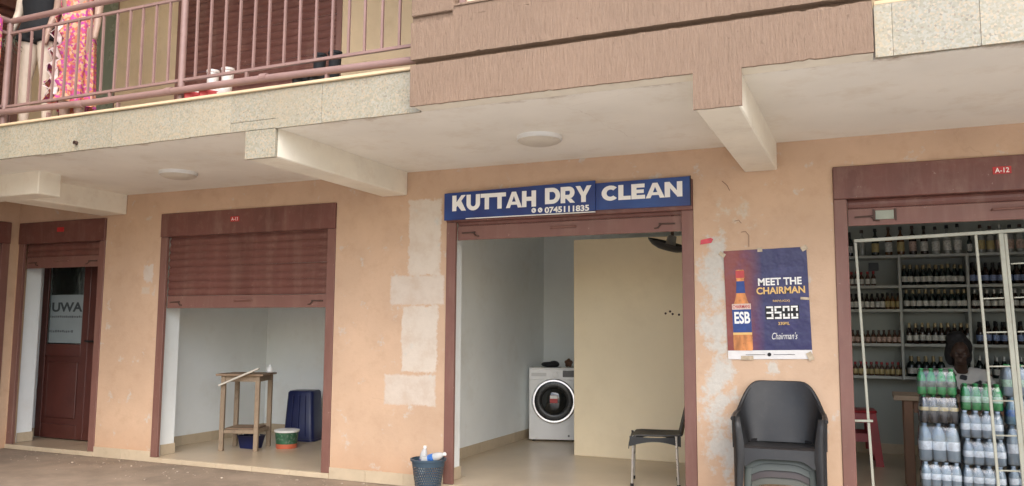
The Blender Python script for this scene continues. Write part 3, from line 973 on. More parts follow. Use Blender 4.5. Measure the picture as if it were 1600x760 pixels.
def heavy(word, t=.29):
    """extra-bold geometric capitals built from butting polygons, cap height 1; returns polygons and width"""
    P, x0 = [], 0.0

    def add(*pts):
        P.append([(x0 + x, y) for x, y in pts])

    def arc(cx, cy, rx, ry, a0, a1, ti, tj, n=14):
        for k in range(n):
            q = []
            for a in (a0 + (a1 - a0) * k / n, a0 + (a1 - a0) * (k + 1) / n):
                c_, s_ = math.cos(math.radians(a)), math.sin(math.radians(a))
                q.append(((cx + rx * c_, cy + ry * s_), (cx + (rx - ti) * c_, cy + (ry - tj) * s_)))
            add(q[0][0], q[1][0], q[1][1], q[0][1])
    h = t * .88
    for ch in word:
        if ch == 'T':
            w_ = .84
            add((0, 1 - h), (w_, 1 - h), (w_, 1), (0, 1))
            add((w_ / 2 - t / 2, 0), (w_ / 2 + t / 2, 0), (w_ / 2 + t / 2, 1 - h), (w_ / 2 - t / 2, 1 - h))
        elif ch == 'H':
            w_ = .90
            add((0, 0), (t, 0), (t, 1), (0, 1))
            add((w_ - t, 0), (w_, 0), (w_, 1), (w_ - t, 1))
            add((t, .5 - h / 2), (w_ - t, .5 - h / 2), (w_ - t, .5 + h / 2), (t, .5 + h / 2))
        elif ch == 'L':
            w_ = .70
            add((0, 0), (t, 0), (t, 1), (0, 1))
            add((t, 0), (w_, 0), (w_, h), (t, h))
        elif ch == 'E':
            w_ = .76
            add((0, 0), (t, 0), (t, 1), (0, 1))
            add((t, 0), (w_, 0), (w_, h), (t, h))
            add((t, 1 - h), (w_ - .02, 1 - h), (w_ - .02, 1), (t, 1))
            add((t, .5 - h * .46), (w_ - .07, .5 - h * .46), (w_ - .07, .5 + h * .46), (t, .5 + h * .46))
        elif ch == 'N':
            w_ = .95
            k1 = t * .9
            up = lambda x: 1 - (x - k1) / (w_ - k1)
            lo = lambda x: 1 - x / (w_ - k1)
            add((0, 0), (t, 0), (t, 1), (0, 1))
            add((w_ - t, 0), (w_, 0), (w_, 1), (w_ - t, 1))
            add((t, lo(t)), (w_ - t, lo(w_ - t)), (w_ - t, up(w_ - t)), (t, up(t)))
        elif ch == 'K':
            w_ = .94
            add((0, 0), (t, 0), (t, 1), (0, 1))
            A, D_ = (t, .24), (w_ - .02, 1)
            add(A, D_, (w_ - .32, 1), (t, .56))
            f_ = lambda p: (A[0] + (D_[0] - A[0]) * p, A[1] + (D_[1] - A[1]) * p)
            add(f_(.12), (w_ - .30, 0), (w_ + .01, 0), f_(.52))
        elif ch == 'A':
            w_ = 1.04
            m_ = w_ / 2
            ix = lambda y: .265 + (m_ - .265) * y / .73
            add((0, 0), (.265, 0), (m_, .73), (m_, 1), (m_ - .135, 1))
            add((w_, 0), (m_ + .135, 1), (m_, 1), (m_, .73), (w_ - .265, 0))
            add((ix(.19), .19), (w_ - ix(.19), .19), (w_ - ix(.38), .38), (ix(.38), .38))
        elif ch == 'Y':
            w_ = .98
            m_ = w_ / 2
            add((m_ - t / 2, 0), (m_ + t / 2, 0), (m_ + t / 2, .38), (m_ - t / 2, .38))
            add((0, 1), (m_ - t / 2, .38), (m_, .38), (m_, .62), (.29, 1))
            add((w_, 1), (w_ - .29, 1), (m_, .62), (m_, .38), (m_ + t / 2, .38))
        elif ch == 'U':
            w_ = .92
            add((0, .42), (t, .42), (t, 1), (0, 1))
            add((w_ - t, .42), (w_, .42), (w_, 1), (w_ - t, 1))
            arc(w_ / 2, .42, w_ / 2, .435, 180, 360, t, h)
        elif ch == 'D':
            w_ = .96
            add((0, 0), (t, 0), (t, 1), (0, 1))
            add((t, 0), (w_ - .50, 0), (w_ - .50, h), (t, h))
            add((t, 1 - h), (w_ - .50, 1 - h), (w_ - .50, 1), (t, 1))
            arc(w_ - .50, .5, .50, .5, -90, 90, t, h)
        elif ch == 'R':
            w_ = .90
            add((0, 0), (t, 0), (t, 1), (0, 1))
            add((t, 1 - h), (.53, 1 - h), (.53, 1), (t, 1))
            add((t, .27), (.53, .27), (.53, .27 + h * .9), (t, .27 + h * .9))
            arc(.53, .635, .345, .365, -90, 90, t, h * .95)
            add((.36, .27), (.60, 0), (w_ + .0, 0), (.66, .27))
        elif ch == 'C':
            w_ = .92
            arc(.51, .5, .51, .51, 44, 316, t, h * 1.05, 22)
        P[-1] = P[-1]
        x0 += w_ + (.035 if ch not in 'TA' else .0)
    return P, x0


def sign_text(body, pa, pb, y, bold):
    """pa, pb: photo pixels of the lower left and upper right of the word"""
    a, b = at(*pa, y), at(*pb, y)
    if body[0].isdigit():
        obj('lettering', text_mesh(body, a.x, b.x, a.z, b.z, y, bold), M_LETTER, sg)
        return
    P, w_ = heavy(body)
    bm = nb()
    for poly in P:
        bm.faces.new([bm.verts.new((a.x + x / w_ * (b.x - a.x), y, a.z + z * (b.z - a.z))) for x, z in poly])
    bmesh.ops.recalc_face_normals(bm, faces=bm.faces)
    obj('lettering', bm, M_LETTER, sg)


sign_text('KUTTAH', (706.5, 330.5), (838.5, 297.5), -.0525, BO)
sign_text('DRY', (851.5, 319.5), (925, 289.5), -.0525, BO)
sign_text('CLEAN', (940, 314.5), (1067, 283.0), -.038, BO)
sign_text('0745111835', (851, 333.5), (920.5, 320.0), -.0525, .035)
for cx in (at(834, 331, -.0525).x, at(844, 330, -.0525).x):
    b = nb()
    bmesh.ops.create_circle(b, cap_ends=True, radius=.021, segments=20, matrix=Matrix.Translation((cx, -.0525, 2.368)) @ Matrix.Rotation(math.pi / 2, 4, 'X'))
    ic = obj('phone_icon', b, M_LETTER, sg)
    b = nb()
    tube_(b, [(cx - .008, -.0535, 2.377), (cx - .005, -.0535, 2.367), (cx + .006, -.0535, 2.360)], .0022, 6)
    obj('handset', b, M_SIGN, ic)

# ------------------------------------------------------------------ ceiling lamps under the balcony


def lamp(x, y, label):
    t = thing('ceiling_lamp', label, 'lamp', (x, y, ZC))
    obj('base_plate', lathe_(nb(), [(.168, -.032), (.168, 0)], 28), M_WHITEP, t, smooth=True, world=False)
    obj('diffuser', lathe_(nb(), [(.06, -.062), (.11, -.056), (.145, -.044), (.162, -.0325)], 28), M_LAMP, t, smooth=True, world=False)


lamp(-2.19, -.86, 'round opal ceiling lamp under the balcony before the dry clean shop')
lamp(-5.78, -.80, 'round ceiling lamp under the balcony before the half-raised shutter')

# ------------------------------------------------------------------ poster
po = thing('beer_poster', 'purple and maroon beer poster with a bottle and the price 3500', 'poster', (-.70, -.003, 1.575), 0)
po.rotation_euler = (0, -.024, 0)
m, nt, p = new_mat('poster_print')
co = nd(nt, 'ShaderNodeTexCoord').outputs['Object']
sp = nd(nt, 'ShaderNodeSeparateXYZ')
nt.links.new(co, sp.inputs[0])
c = mix_(nt, ramp_(nt, sp.outputs[0], -.16, -.02), (0.20, 0.035, 0.025), (0.018, 0.016, 0.085))
c = mix_(nt, ramp_(nt, noise_(nt, co, 5, 4), .5, .75, 0, .5), c, (0.05, 0.04, 0.16))
c = mix_(nt, ramp_(nt, sp.outputs[2], -.345, -.3445, 1, 0), c, (0.66, 0.64, 0.62))
nt.links.new(c, p.inputs['Base Color'])
p.inputs['Roughness'].default_value = 0.32
bump = nd(nt, 'ShaderNodeBump')
bump.inputs['Strength'].default_value = .6
bump.inputs['Distance'].default_value = .02
nt.links.new(noise_(nt, co, 6, 3), bump.inputs['Height'])
nt.links.new(bump.outputs[0], p.inputs['Normal'])
M_POST = m
b = nb()
NX, NZ = 10, 14
gv = [[b.verts.new((-.30 + .60 * i / NX, -.004 - .0015 * math.sin(i * 1.3 + j * .7), -.41 + .82 * j / NZ)) for j in range(NZ + 1)] for i in range(NX + 1)]
for i in range(NX):
    for j in range(NZ):
        b.faces.new((gv[i][j], gv[i + 1][j], gv[i + 1][j + 1], gv[i][j + 1]))
sheet = obj('sheet', b, M_POST, po, world=False, smooth=2)
PT = lambda body, xa, xb, za, zb, mat, bold=.02, y=-.0085, shear=0: obj('lettering', text_mesh(body, xa, xb, za, zb, y, bold, shear=shear), mat, sheet, world=False)
PT('MEET THE', -.055, .255, .135, .190, M_LETTER, .03)
PT('CHAIRMAN', -.070, .275, .070, .123, M_GOLD, .028)
PT('RRP(UGX)', .045, .165, .006, .026, M_GOLD, .005)
PT('330ML', .075, .155, -.160, -.138, M_GOLD, .01)
PT("Chairman's", .025, .205, -.265, -.215, M_LETTER, -.006, shear=.35)


def seven(bm, x, z, w_, h, on, t=.013, y=-.0085):
    """one seven-segment digit"""
    seg = {'a': (x, x + w_, z + h - t, z + h), 'g': (x, x + w_, z + h / 2 - t / 2, z + h / 2 + t / 2), 'd': (x, x + w_, z, z + t),
           'f': (x, x + t, z + h / 2 + t * .7, z + h - t * 1.2), 'b': (x + w_ - t, x + w_, z + h / 2 + t * .7, z + h - t * 1.2),
           'e': (x, x + t, z + t * 1.2, z + h / 2 - t * .7), 'c': (x + w_ - t, x + w_, z + t * 1.2, z + h / 2 - t * .7)}
    for s_ in on:
        a, b_, c_, d_ = seg[s_]
        bbox_(bm, a, b_, y - .0006, y, c_, d_)


pn = obj('price_panel', bbox_(nb(), -.012, .225, -.0075, -.007, -.118, -.018), M_BLACK, sheet, world=False)
b = nb()
for k, on in enumerate(('abcdg', 'afgcd', 'abcdef', 'abcdef')):
    seven(b, -.005 + k * .058, -.115, .048, .094, on)
obj('price_digits', b, M_LETTER, pn, world=False)


def flat(name, pts, mat, par, y):
    b = nb()
    poly_(b, [(x, y, z) for x, z in pts], .0005)
    return obj(name, b, mat, par, world=False)


def outline(prof, cx):
    """symmetrical silhouette from (half width, z) rows"""
    return [(cx - r, z) for r, z in prof] + [(cx + r, z) for r, z in reversed(prof)]


BCX = -.185
bot = flat('bottle_print', outline([(.066, -.345), (.070, -.33), (.070, -.06), (.066, -.02), (.045, .03), (.033, .08), (.028, .16), (.028, .19), (.032, .20), (.032, .255), (.026, .262)], BCX),
           pm('amber_print', (0.52, 0.20, 0.06), 0.35, 0.55, 14, stretch=(1, 1, .3), dirt=.5, dirtcol=(0.16, 0.04, 0.015)), sheet, -.0075)
M_BLUEPR = pm('blue_print', (0.02, 0.05, 0.20), 0.4, 0.2, 20)
M_REDPR = pm('red_print', (0.45, 0.05, 0.05), 0.4, 0.15, 20)
flat('label_print', [(BCX - .069, -.21), (BCX + .069, -.21), (BCX + .069, -.015), (BCX - .069, -.015)], M_BLUEPR, bot, -.0085)
flat('label_band', [(BCX - .069, -.038), (BCX + .069, -.038), (BCX + .069, .004), (BCX - .069, .004)], pm('cream_print', (0.62, 0.48, 0.40), 0.4, 0.1, 20), bot, -.0092)
flat('label_band', [(BCX - .069, -.228), (BCX + .069, -.228), (BCX + .069, -.211), (BCX - .069, -.211)], M_GOLD, bot, -.0088)
flat('neck_label', outline([(.034, .085), (.031, .13), (.029, .175)], BCX), M_BLUEPR, bot, -.0086)
flat('cap_print', outline([(.031, .20), (.032, .255)], BCX), M_REDPR, bot, -.0086)
obj('lettering', text_mesh('ESB', BCX - .055, BCX + .060, -.145, -.055, -.0095, .03), M_LETTER, bot, world=False)
obj('lettering', text_mesh('CHAIRMANS', BCX - .064, BCX + .064, -.030, -.003, -.0102, .02), M_REDPR, bot, world=False)
for cx, cz, w_, h, r in ((-.31, .385, .05, .03, .6), (-.03, .405, .035, .03, 0), (.285, .40, .045, .035, -.5), (.285, -.39, .04, .06, -.4), (-.16, -.40, .09, .03, 0), (.27, .03, .06, .018, .1)):
    bt = bbox_(nb(), -w_ / 2, w_ / 2, -.0005, .0005, -h / 2, h / 2)
    bmesh.ops.transform(bt, matrix=Matrix.Translation((cx, -.0105, cz)) @ Matrix.Rotation(r, 4, 'Y'), verts=bt.verts)
    obj('tape', bt, pm('brown_tape', (0.45, 0.36, 0.25), 0.25, 0.2, 30), sheet, world=False)
flat('footer_line', [(-.17, -.378), (-.03, -.378), (-.03, -.375), (-.17, -.375)], M_BLACK, sheet, -.0085)
flat('footer_line', [(.03, -.378), (.18, -.378), (.18, -.375), (.03, -.375)], M_BLACK, sheet, -.0085)
b = nb()
bmesh.ops.create_circle(b, cap_ends=True, radius=.014, segments=14, matrix=Matrix.Translation((0, -.0085, -.376)) @ Matrix.Rotation(math.pi / 2, 4, 'X'))
obj('crest', b, M_BLACK, sheet, world=False)

# small wall marks: red tape scrap, loose cables, drain spout
b = nb()
poly_(b, [(-1.185, -.006, 2.035), (-1.10, -.006, 2.045), (-1.085, -.006, 2.075), (-1.105, -.006, 2.085), (-1.18, -.006, 2.07)], .003)
finish(obj('tape_scrap', b, pm('red_tape', (0.55, 0.06, 0.08), 0.4, 0.2, 20)), 'torn scrap of red tape stuck on the wall beside the dry clean doorway', 'tape')
for pts, lab in (([(1128, 283), (1136, 290), (1140, 298)], 'short curl of dark cable coming out high above the beer poster'),
                 ([(1148, 346), (1154, 344), (1158, 349)], 'tiny loop of wire between the sign and the beer poster'),
                 ([(1158, 363), (1165, 362), (1170, 368), (1170, 386)], 'thin reddish wire running down to the top of the beer poster')):
    b = nb()
    q = [at(x, y, -.008) for x, y in pts]
    tube_(b, [q[0] + Vector((0, .008, 0))] + q, .0018, 6)
    finish(obj('cable', b, pm('brown_wire', (0.16, 0.085, 0.06), 0.6)), lab, 'cable')
b = nb()
lathe_(b, [(.016, 0), (.016, .03), (.012, .03), (.012, .0)], 12, cap=False)
o = finish(obj('drain_spout', b, M_DARKMET), 'small dark drain spout poking out of the terrazzo balcony edge', 'pipe')
o.location = (-5.81, -1.834, 2.845)
o.rotation_euler = (math.pi / 2, 0, 0)

# ------------------------------------------------------------------ room behind the half-raised shutter
ws = thing('work_stand', 'tall rough timber stand with a lower shelf inside the A-13 room', 'table', (-6.35, .88, FZ), math.radians(20))
W = lambda name, bm, mat, par=ws: obj(name, bm, mat, par, world=False)
H = .80
for sx in (-1, 1):
    for sy in (-1, 1):
        b = bbox_(nb(), sx * .19 - .024, sx * .19 + .024, sy * .19 - .02, sy * .19 + .02, 0, H - .002, .003)
        W('leg', b, M_WOOD)
for sy in (-1, 1):
    W('apron', bbox_(nb(), -.165, .165, sy * .19 - .012, sy * .19 + .012, H - .062, H - .003, .002), M_WOOD)
    W('stretcher', bbox_(nb(), -.165, .165, sy * .19 - .012, sy * .19 + .012, .185, .225, .002), M_WOOD)
for sx in (-1, 1):
    W('apron', bbox_(nb(), sx * .19 - .012, sx * .19 + .012, -.169, .169, H - .062, H - .003, .002), M_WOOD)
    W('stretcher', bbox_(nb(), sx * .19 - .012, sx * .19 + .012, -.169, .169, .185, .225, .002), M_WOOD)
for k in range(3):
    W('top_plank', bbox_(nb(), -.26, .26 - .01 * k, -.25 + k * .168, -.25 + k * .168 + .163, H, H + .024 - .003 * k, .003), M_WOODT)
    W('shelf_plank', bbox_(nb(), -.165, .165, -.165 + k * .112, -.165 + k * .112 + .106, .226, .240, .002), M_WOODT)
b = nb()
p0, p1 = at(346, 601, .585), at(401, 577.5, .665)
bbox_(b, -.25, .25, -.02, .02, -.009, .009, .002)
d = (p1 - p0)
bmesh.ops.transform(b, matrix=Matrix.Translation((p0 + p1) / 2) @ d.to_track_quat('X', 'Z').to_matrix().to_4x4(), verts=b.verts)
finish(obj('batten', b, pm('pale_batten', (0.62, 0.58, 0.50), 0.7, 0.1, 6)), 'pale timber batten lying askew across the tall wooden stand', 'batten')
b = nb()
lathe_(b, [(.03, 0), (.038, .01), (.036, .045), (.02, .065), (.012, .075), (.012, .095)], 12, (-6.155, 1.01, FZ + H + .026))
finish(obj('small_jug', b, M_WHITEP, smooth=True), 'small white plastic bottle standing on the tall wooden stand', 'bottle')


def rsq(bm, rows, n=5, c=(0, 0, 0)):
    """loft of rounded squares: rows of (half width, half depth, corner radius, z)"""
    rings = []
    for hw, hd, r, z in rows:
        ring = []
        for cx, cy, a0 in ((hw - r, hd - r, 0), (-hw + r, hd - r, 90), (-hw + r, -hd + r, 180), (hw - r, -hd + r, 270)):
            for k in range(n):
                a = math.radians(a0 + 90 * k / (n - 1))
                ring.append(bm.verts.new((c[0] + cx + r * math.cos(a), c[1] + cy + r * math.sin(a), c[2] + z)))
        rings.append(ring)
    m_ = len(rings[0])
    for a, b in zip(rings[:-1], rings[1:]):
        for k in range(m_):
            bm.faces.new((a[k], a[(k + 1) % m_], b[(k + 1) % m_], b[k]))
    bm.faces.new(rings[0][::-1])
    bm.faces.new(rings[-1])
    return bm


bn = thing('blue_bin', 'large dark blue plastic bin standing upside down in the A-13 room', 'bin', (-6.23, 1.74, FZ), .25)
bn.scale = (.86, .86, 1.0)
obj('body', rsq(nb(), [(.225, .20, .06, .025), (.22, .195, .06, .05), (.185, .165, .05, .56), (.17, .15, .05, .58)]), M_BLUEP, bn, smooth=True, world=False)
obj('rim', rsq(nb(), [(.237, .212, .065, 0), (.24, .215, .065, .012), (.237, .212, .065, .0245)]), M_BLUEP, bn, smooth=True, world=False)
for k in (-.10, 0, .10):
    obj('rib', tube_(nb(), [(k * 1.05, -.196, .06), (k * .85, -.170, .53)], .009, 6), M_BLUEP, bn, world=False)
pbk = thing('paint_bucket', 'green and white paint bucket with an orange base beside the blue bin', 'bucket', (-5.98, 1.12, FZ))
obj('body', lathe_(nb(), [(.112, 0), (.115, .045), (.128, .185)], 20), pm('green_tin', (0.03, 0.10, 0.05), 0.4, 0.4, 12, dirt=0.5, dirtcol=(0.5, 0.5, 0.46)), pbk, smooth=True, world=False)
obj('base_band', lathe_(nb(), [(.1135, .002), (.1175, .05)], 20, cap=False), pm('orange_band', (0.50, 0.12, 0.06), 0.4, 0.1, 9), pbk, smooth=True, world=False)
obj('lid', lathe_(nb(), [(.134, .175), (.138, .18), (.138, .198), (.12, .202)], 20), M_WHITEP, pbk, smooth=True, world=False)
cr = thing('blue_basin', 'small dark blue plastic basin under the tall wooden stand', 'basin', (-6.33, .95, FZ))
obj('body', rsq(nb(), [(.10, .08, .03, 0), (.125, .10, .03, .13), (.135, .11, .03, .14), (.115, .09, .03, .138), (.095, .075, .03, .02)]), M_BLUEP, cr, smooth=True, world=False)
obj('handle', tube_(nb(), [(-.12, 0, .135), (-.09, 0, .17), (.09, 0, .17), (.12, 0, .135)], .006, 6), M_WHITEP, cr, world=False)

# ------------------------------------------------------------------ dry clean room
pt = thing('partition_screen', 'tall plain cream partition screen beside the washing machine', 'partition', (-1.85, 2.0, FZ))
box('panel', -2.92, -.765, 2.0, 2.05, FZ, 2.34, M_CREAMP, pt, bev=.004)
for px, py in ((1040, 490), (1051, 491), (1061, 492), (1047, 487)):
    q = at(px, py, 1.998)
    b = nb()
    bmesh.ops.create_uvsphere(b, u_segments=8, v_segments=6, radius=.012, matrix=Matrix.Translation(q) @ Matrix.Diagonal((1, .3, 1, 1)))
    obj('plug_hole', b, M_DARKMET, pt)

wm = thing('washing_machine', 'white front loading washing machine with a dark round door', 'washing machine', (-3.485, 2.90, FZ), math.radians(17))
WL = lambda name, bm, mat, par=wm, sm=False: obj(name, bm, mat, par, smooth=sm, world=False)
WL('cabinet', bbox_(nb(), -.298, .298, 0, .38, .018, .85, .012, 3), M_WHITEG, sm=True)
WL('top_panel', bbox_(nb(), -.3, .3, -.012, .382, .851, .865, .005, 2), M_WHITEG)
WL('control_fascia', bbox_(nb(), -.296, .296, -.012, -.001, .722, .849, .004), M_WHITEG)
WL('display', bbox_(nb(), .105, .268, -.0165, -.0125, .757, .835, .002), pm('black_glass', (0.015, 0.013, 0.012), 0.3, 0.1, 5, spec=0.6))
WL('drawer', bbox_(nb(), -.27, -.09, -.0165, -.0125, .765, .805, .003), pm('grey_white_drawer', (0.66, 0.66, 0.65), 0.3, 0.03, 5))
WL('logo', bbox_(nb(), -.205, -.165, -.0145, -.0125, .822, .828), M_ALU)
kb = lathe_(nb(), [(.034, 0), (.034, .018), (.028, .024)], 20)
bmesh.ops.transform(kb, matrix=Matrix.Translation((.015, -.0125, .785)) @ Matrix.Rotation(math.pi / 2, 4, 'X'), verts=kb.verts)
WL('knob', kb, M_WHITEG, sm=True)
RX = Matrix.Translation((.0, -.001, .475)) @ Matrix.Rotation(math.pi / 2, 4, 'X')
dring = lathe_(nb(), [(.262, 0), (.262, .022), (.25, .034), (.232, .034), (.222, .022), (.222, .0)], 40, cap=False)
bmesh.ops.transform(dring, matrix=RX, verts=dring.verts)
dd = WL('door', dring, M_CHROME, sm=True)
dring = lathe_(nb(), [(.2215, .001), (.2215, .024), (.19, .030), (.165, .026), (.150, .016)], 40, cap=False)
bmesh.ops.transform(dring, matrix=RX, verts=dring.verts)
WL('door_frame', dring, pm('smoked_plastic', (0.02, 0.02, 0.02), 0.25, 0.1, 5), dd, True)
dring = lathe_(nb(), [(.152, .012), (.14, .026), (.10, .040), (.05, .046), (.005, .047)], 32, cap=True)
bmesh.ops.transform(dring, matrix=RX, verts=dring.verts)
WL('door_glass', dring, pm('dark_door_glass', (0.012, 0.014, 0.014), 0.05, 0.1, 5, spec=0.7), dd, True)
st = WL('sticker', bbox_(nb(), -.045, .045, -.0525, -.0515, .455, .545), M_REDPR, dd)
WL('sticker_print', bbox_(nb(), -.043, .043, -.0545, -.0535, .505, .543), M_LETTER, dd)
WL('filter_cap', lathe_(nb(), [(.010, 0), (.010, .004)], 10) if 0 else bbox_(nb(), .165, .185, -.0035, -.001, .055, .08, .001), pm('dark_cap', (0.2, 0.2, 0.2), 0.5))
for sx in (-.24, .24):
    for yy in (.05, .33):
        WL('foot', lathe_(nb(), [(.022, 0), (.022, .019)], 10, (sx, yy, 0)), M_BLACK)
WT = FZ + .866
b = nb()
ball_(b, (-.10, .2, .03), (.10, .10, .035))
ball_(b, (-.04, .18, .035), (.07, .08, .045))
ball_(b, (-.15, .24, .03), (.06, .08, .03))
o = finish(obj('cloth_bundle', blob(b, .012, 4), M_BLACK), 'crumpled black cloth lying on top of the washing machine', 'cloth')
o.location = (-3.46, 2.87, WT)
o.rotation_euler = (0, 0, math.radians(12))
b = nb()
for k in range(5):
    a = k * 1.257 + .3
    tube_(b, [(0, 0, .06), (.055 * math.cos(a), .015 * math.sin(k), .06 + .055 * math.sin(a))], [.045, .014], 8)
o = finish(obj('soft_toy', blob(b, .008, 3), pm('brown_plush', (0.12, 0.06, 0.035), 0.9, 0.2, 20)), 'small brown star shaped object on top of the washing machine', 'toy')
o.location = (-3.365, 3.08, WT - .008)

# black curved wall fan under the raised shutter
fn = thing('wall_fan', 'black curved fan head hanging under the raised dry clean shutter', 'fan', (-1.60, .78, 2.14))
b = lathe_(nb(), [(.01, -.072), (.09, -.066), (.15, -.045), (.19, -.012), (.195, 0), (.185, 0), (.14, -.036), (.08, -.055), (.01, -.060)], 26, cap=False)
bmesh.ops.transform(b, matrix=Matrix.Rotation(math.radians(17), 4, 'Y') @ Matrix.Rotation(math.radians(6), 4, 'X'), verts=b.verts)
obj('shell', b, M_BLACK, fn, smooth=True, world=False)
obj('motor', tube_(nb(), [(0, 0, -.05), (.02, .02, .06)], [.05, .04], 12), pm('grey_motor', (0.25, 0.24, 0.22), 0.4), fn, smooth=True, world=False)
obj('arm', tube_(nb(), [(.02, .02, .05), (.03, .05, .60)], .014, 8), M_DARKMET, fn, world=False)
obj('mount', bbox_(nb(), -.04, .10, -.02, .12, .595, .611, .002), M_DARKMET, fn, world=False)


# ------------------------------------------------------------------ chairs
def grid_(bm, fn_, nu, nv):
    vs = [[bm.verts.new(fn_(i / nu, j / nv)) for j in range(nv + 1)] for i in range(nu + 1)]
    for i in range(nu):
        for j in range(nv):
            bm.faces.new((vs[i][j], vs[i + 1][j], vs[i + 1][j + 1], vs[i][j + 1]))
    return vs


def thick_(bm, t):
    bmesh.ops.recalc_face_normals(bm, faces=bm.faces)
    bmesh.ops.solidify(bm, geom=list(bm.faces), thickness=t)
    return bm


def lip_edge(t, e=2.6):
    return t


def side_chair(name, label, col, loc, rz, legs='plastic', group=None, seatw=.42):
    """armless plastic chair, faces -y"""
    t = thing(name, label, 'chair', loc, rz, group)
    hw = seatw / 2

    def seat(u, v):
        x = (u - .5) * 2
        y = -.22 + .44 * v
        w_ = hw * (1.0 - .12 * v)
        z = .43 - .018 * math.cos(x * 1.5) * math.sin(math.pi * min(1, v * 1.1)) - (.03 * max(0, .12 - v) / .12)
        return Vector((x * w_, y, z + .01 * abs(x) ** 3))
    b = nb()
    grid_(b, seat, 10, 10)
    obj('seat', thick_(b, .008), col, t, smooth=True, world=False)

    def apron(u, v):
        x = (u - .5) * 2
        arch = .05 * max(0, 1 - (abs(x) / .8) ** 4)
        return Vector((x * hw * 1.0, -.222 - .012 * v, .405 - v * (.085 - arch * .75)))
    b = nb()
    grid_(b, apron, 14, 3)
    obj('apron', thick_(b, .007), col, t, smooth=True, world=False)

    for sx in (-1, 1):
        def skirt(u, v):
            y = -.222 + .43 * u
            arch = .6 * math.sin(math.pi * u)
            return Vector((sx * hw * (1.0 - .12 * u) * (1 + .015 * v), y, .425 - .012 * math.sin(math.pi * u) - v * .085 * (1 - arch)))
        b = nb()
        grid_(b, skirt, 12, 3)
        obj('side_skirt', thick_(b, .007), col, t, smooth=True, world=False)

    def back(u, v):
        x = (u - .5) * 2
        w_ = hw * (.86 + .08 * v) * (1 - .18 * max(0, (v - .8) / .2) ** 2)
        y = .20 + .09 * v + .03 * (1 - x * x)
        topz = .82 - .035 * abs(x) ** 3
        return Vector((x * w_, y, .425 + (topz - .425) * v))
    b = nb()
    grid_(b, back, 10, 10)
    obj('backrest', thick_(b, .008), col, t, smooth=True, world=False)
    for sx in (-1, 1):
        for sy in (-1, 1):
            b = nb()
            if legs == 'plastic':
                x0, y0 = sx * (hw - .022), -.205 if sy < 0 else .19
                tube_(b, [(x0, y0, .41), (x0 + sx * .018, y0 + sy * .03, .0)], [.03, .022], 8, ell=(1, .7))
                obj('leg', b, col, t, smooth=True, world=False)
            else:
                x0, y0 = sx * (hw - .03), -.19 if sy < 0 else .17
                tube_(b, [(x0, y0, .425), (x0 + sx * .014, y0 + sy * .015, .018)], .0115, 8)
                lg = obj('leg', b, M_ALU, t, smooth=True, world=False)
                obj('foot_cap', tube_(nb(), [(x0 + sx * .0135, y0 + sy * .0145, .03), (x0 + sx * .014, y0 + sy * .015, 0)], .0145, 8), M_BLACK, lg, world=False)
    return t


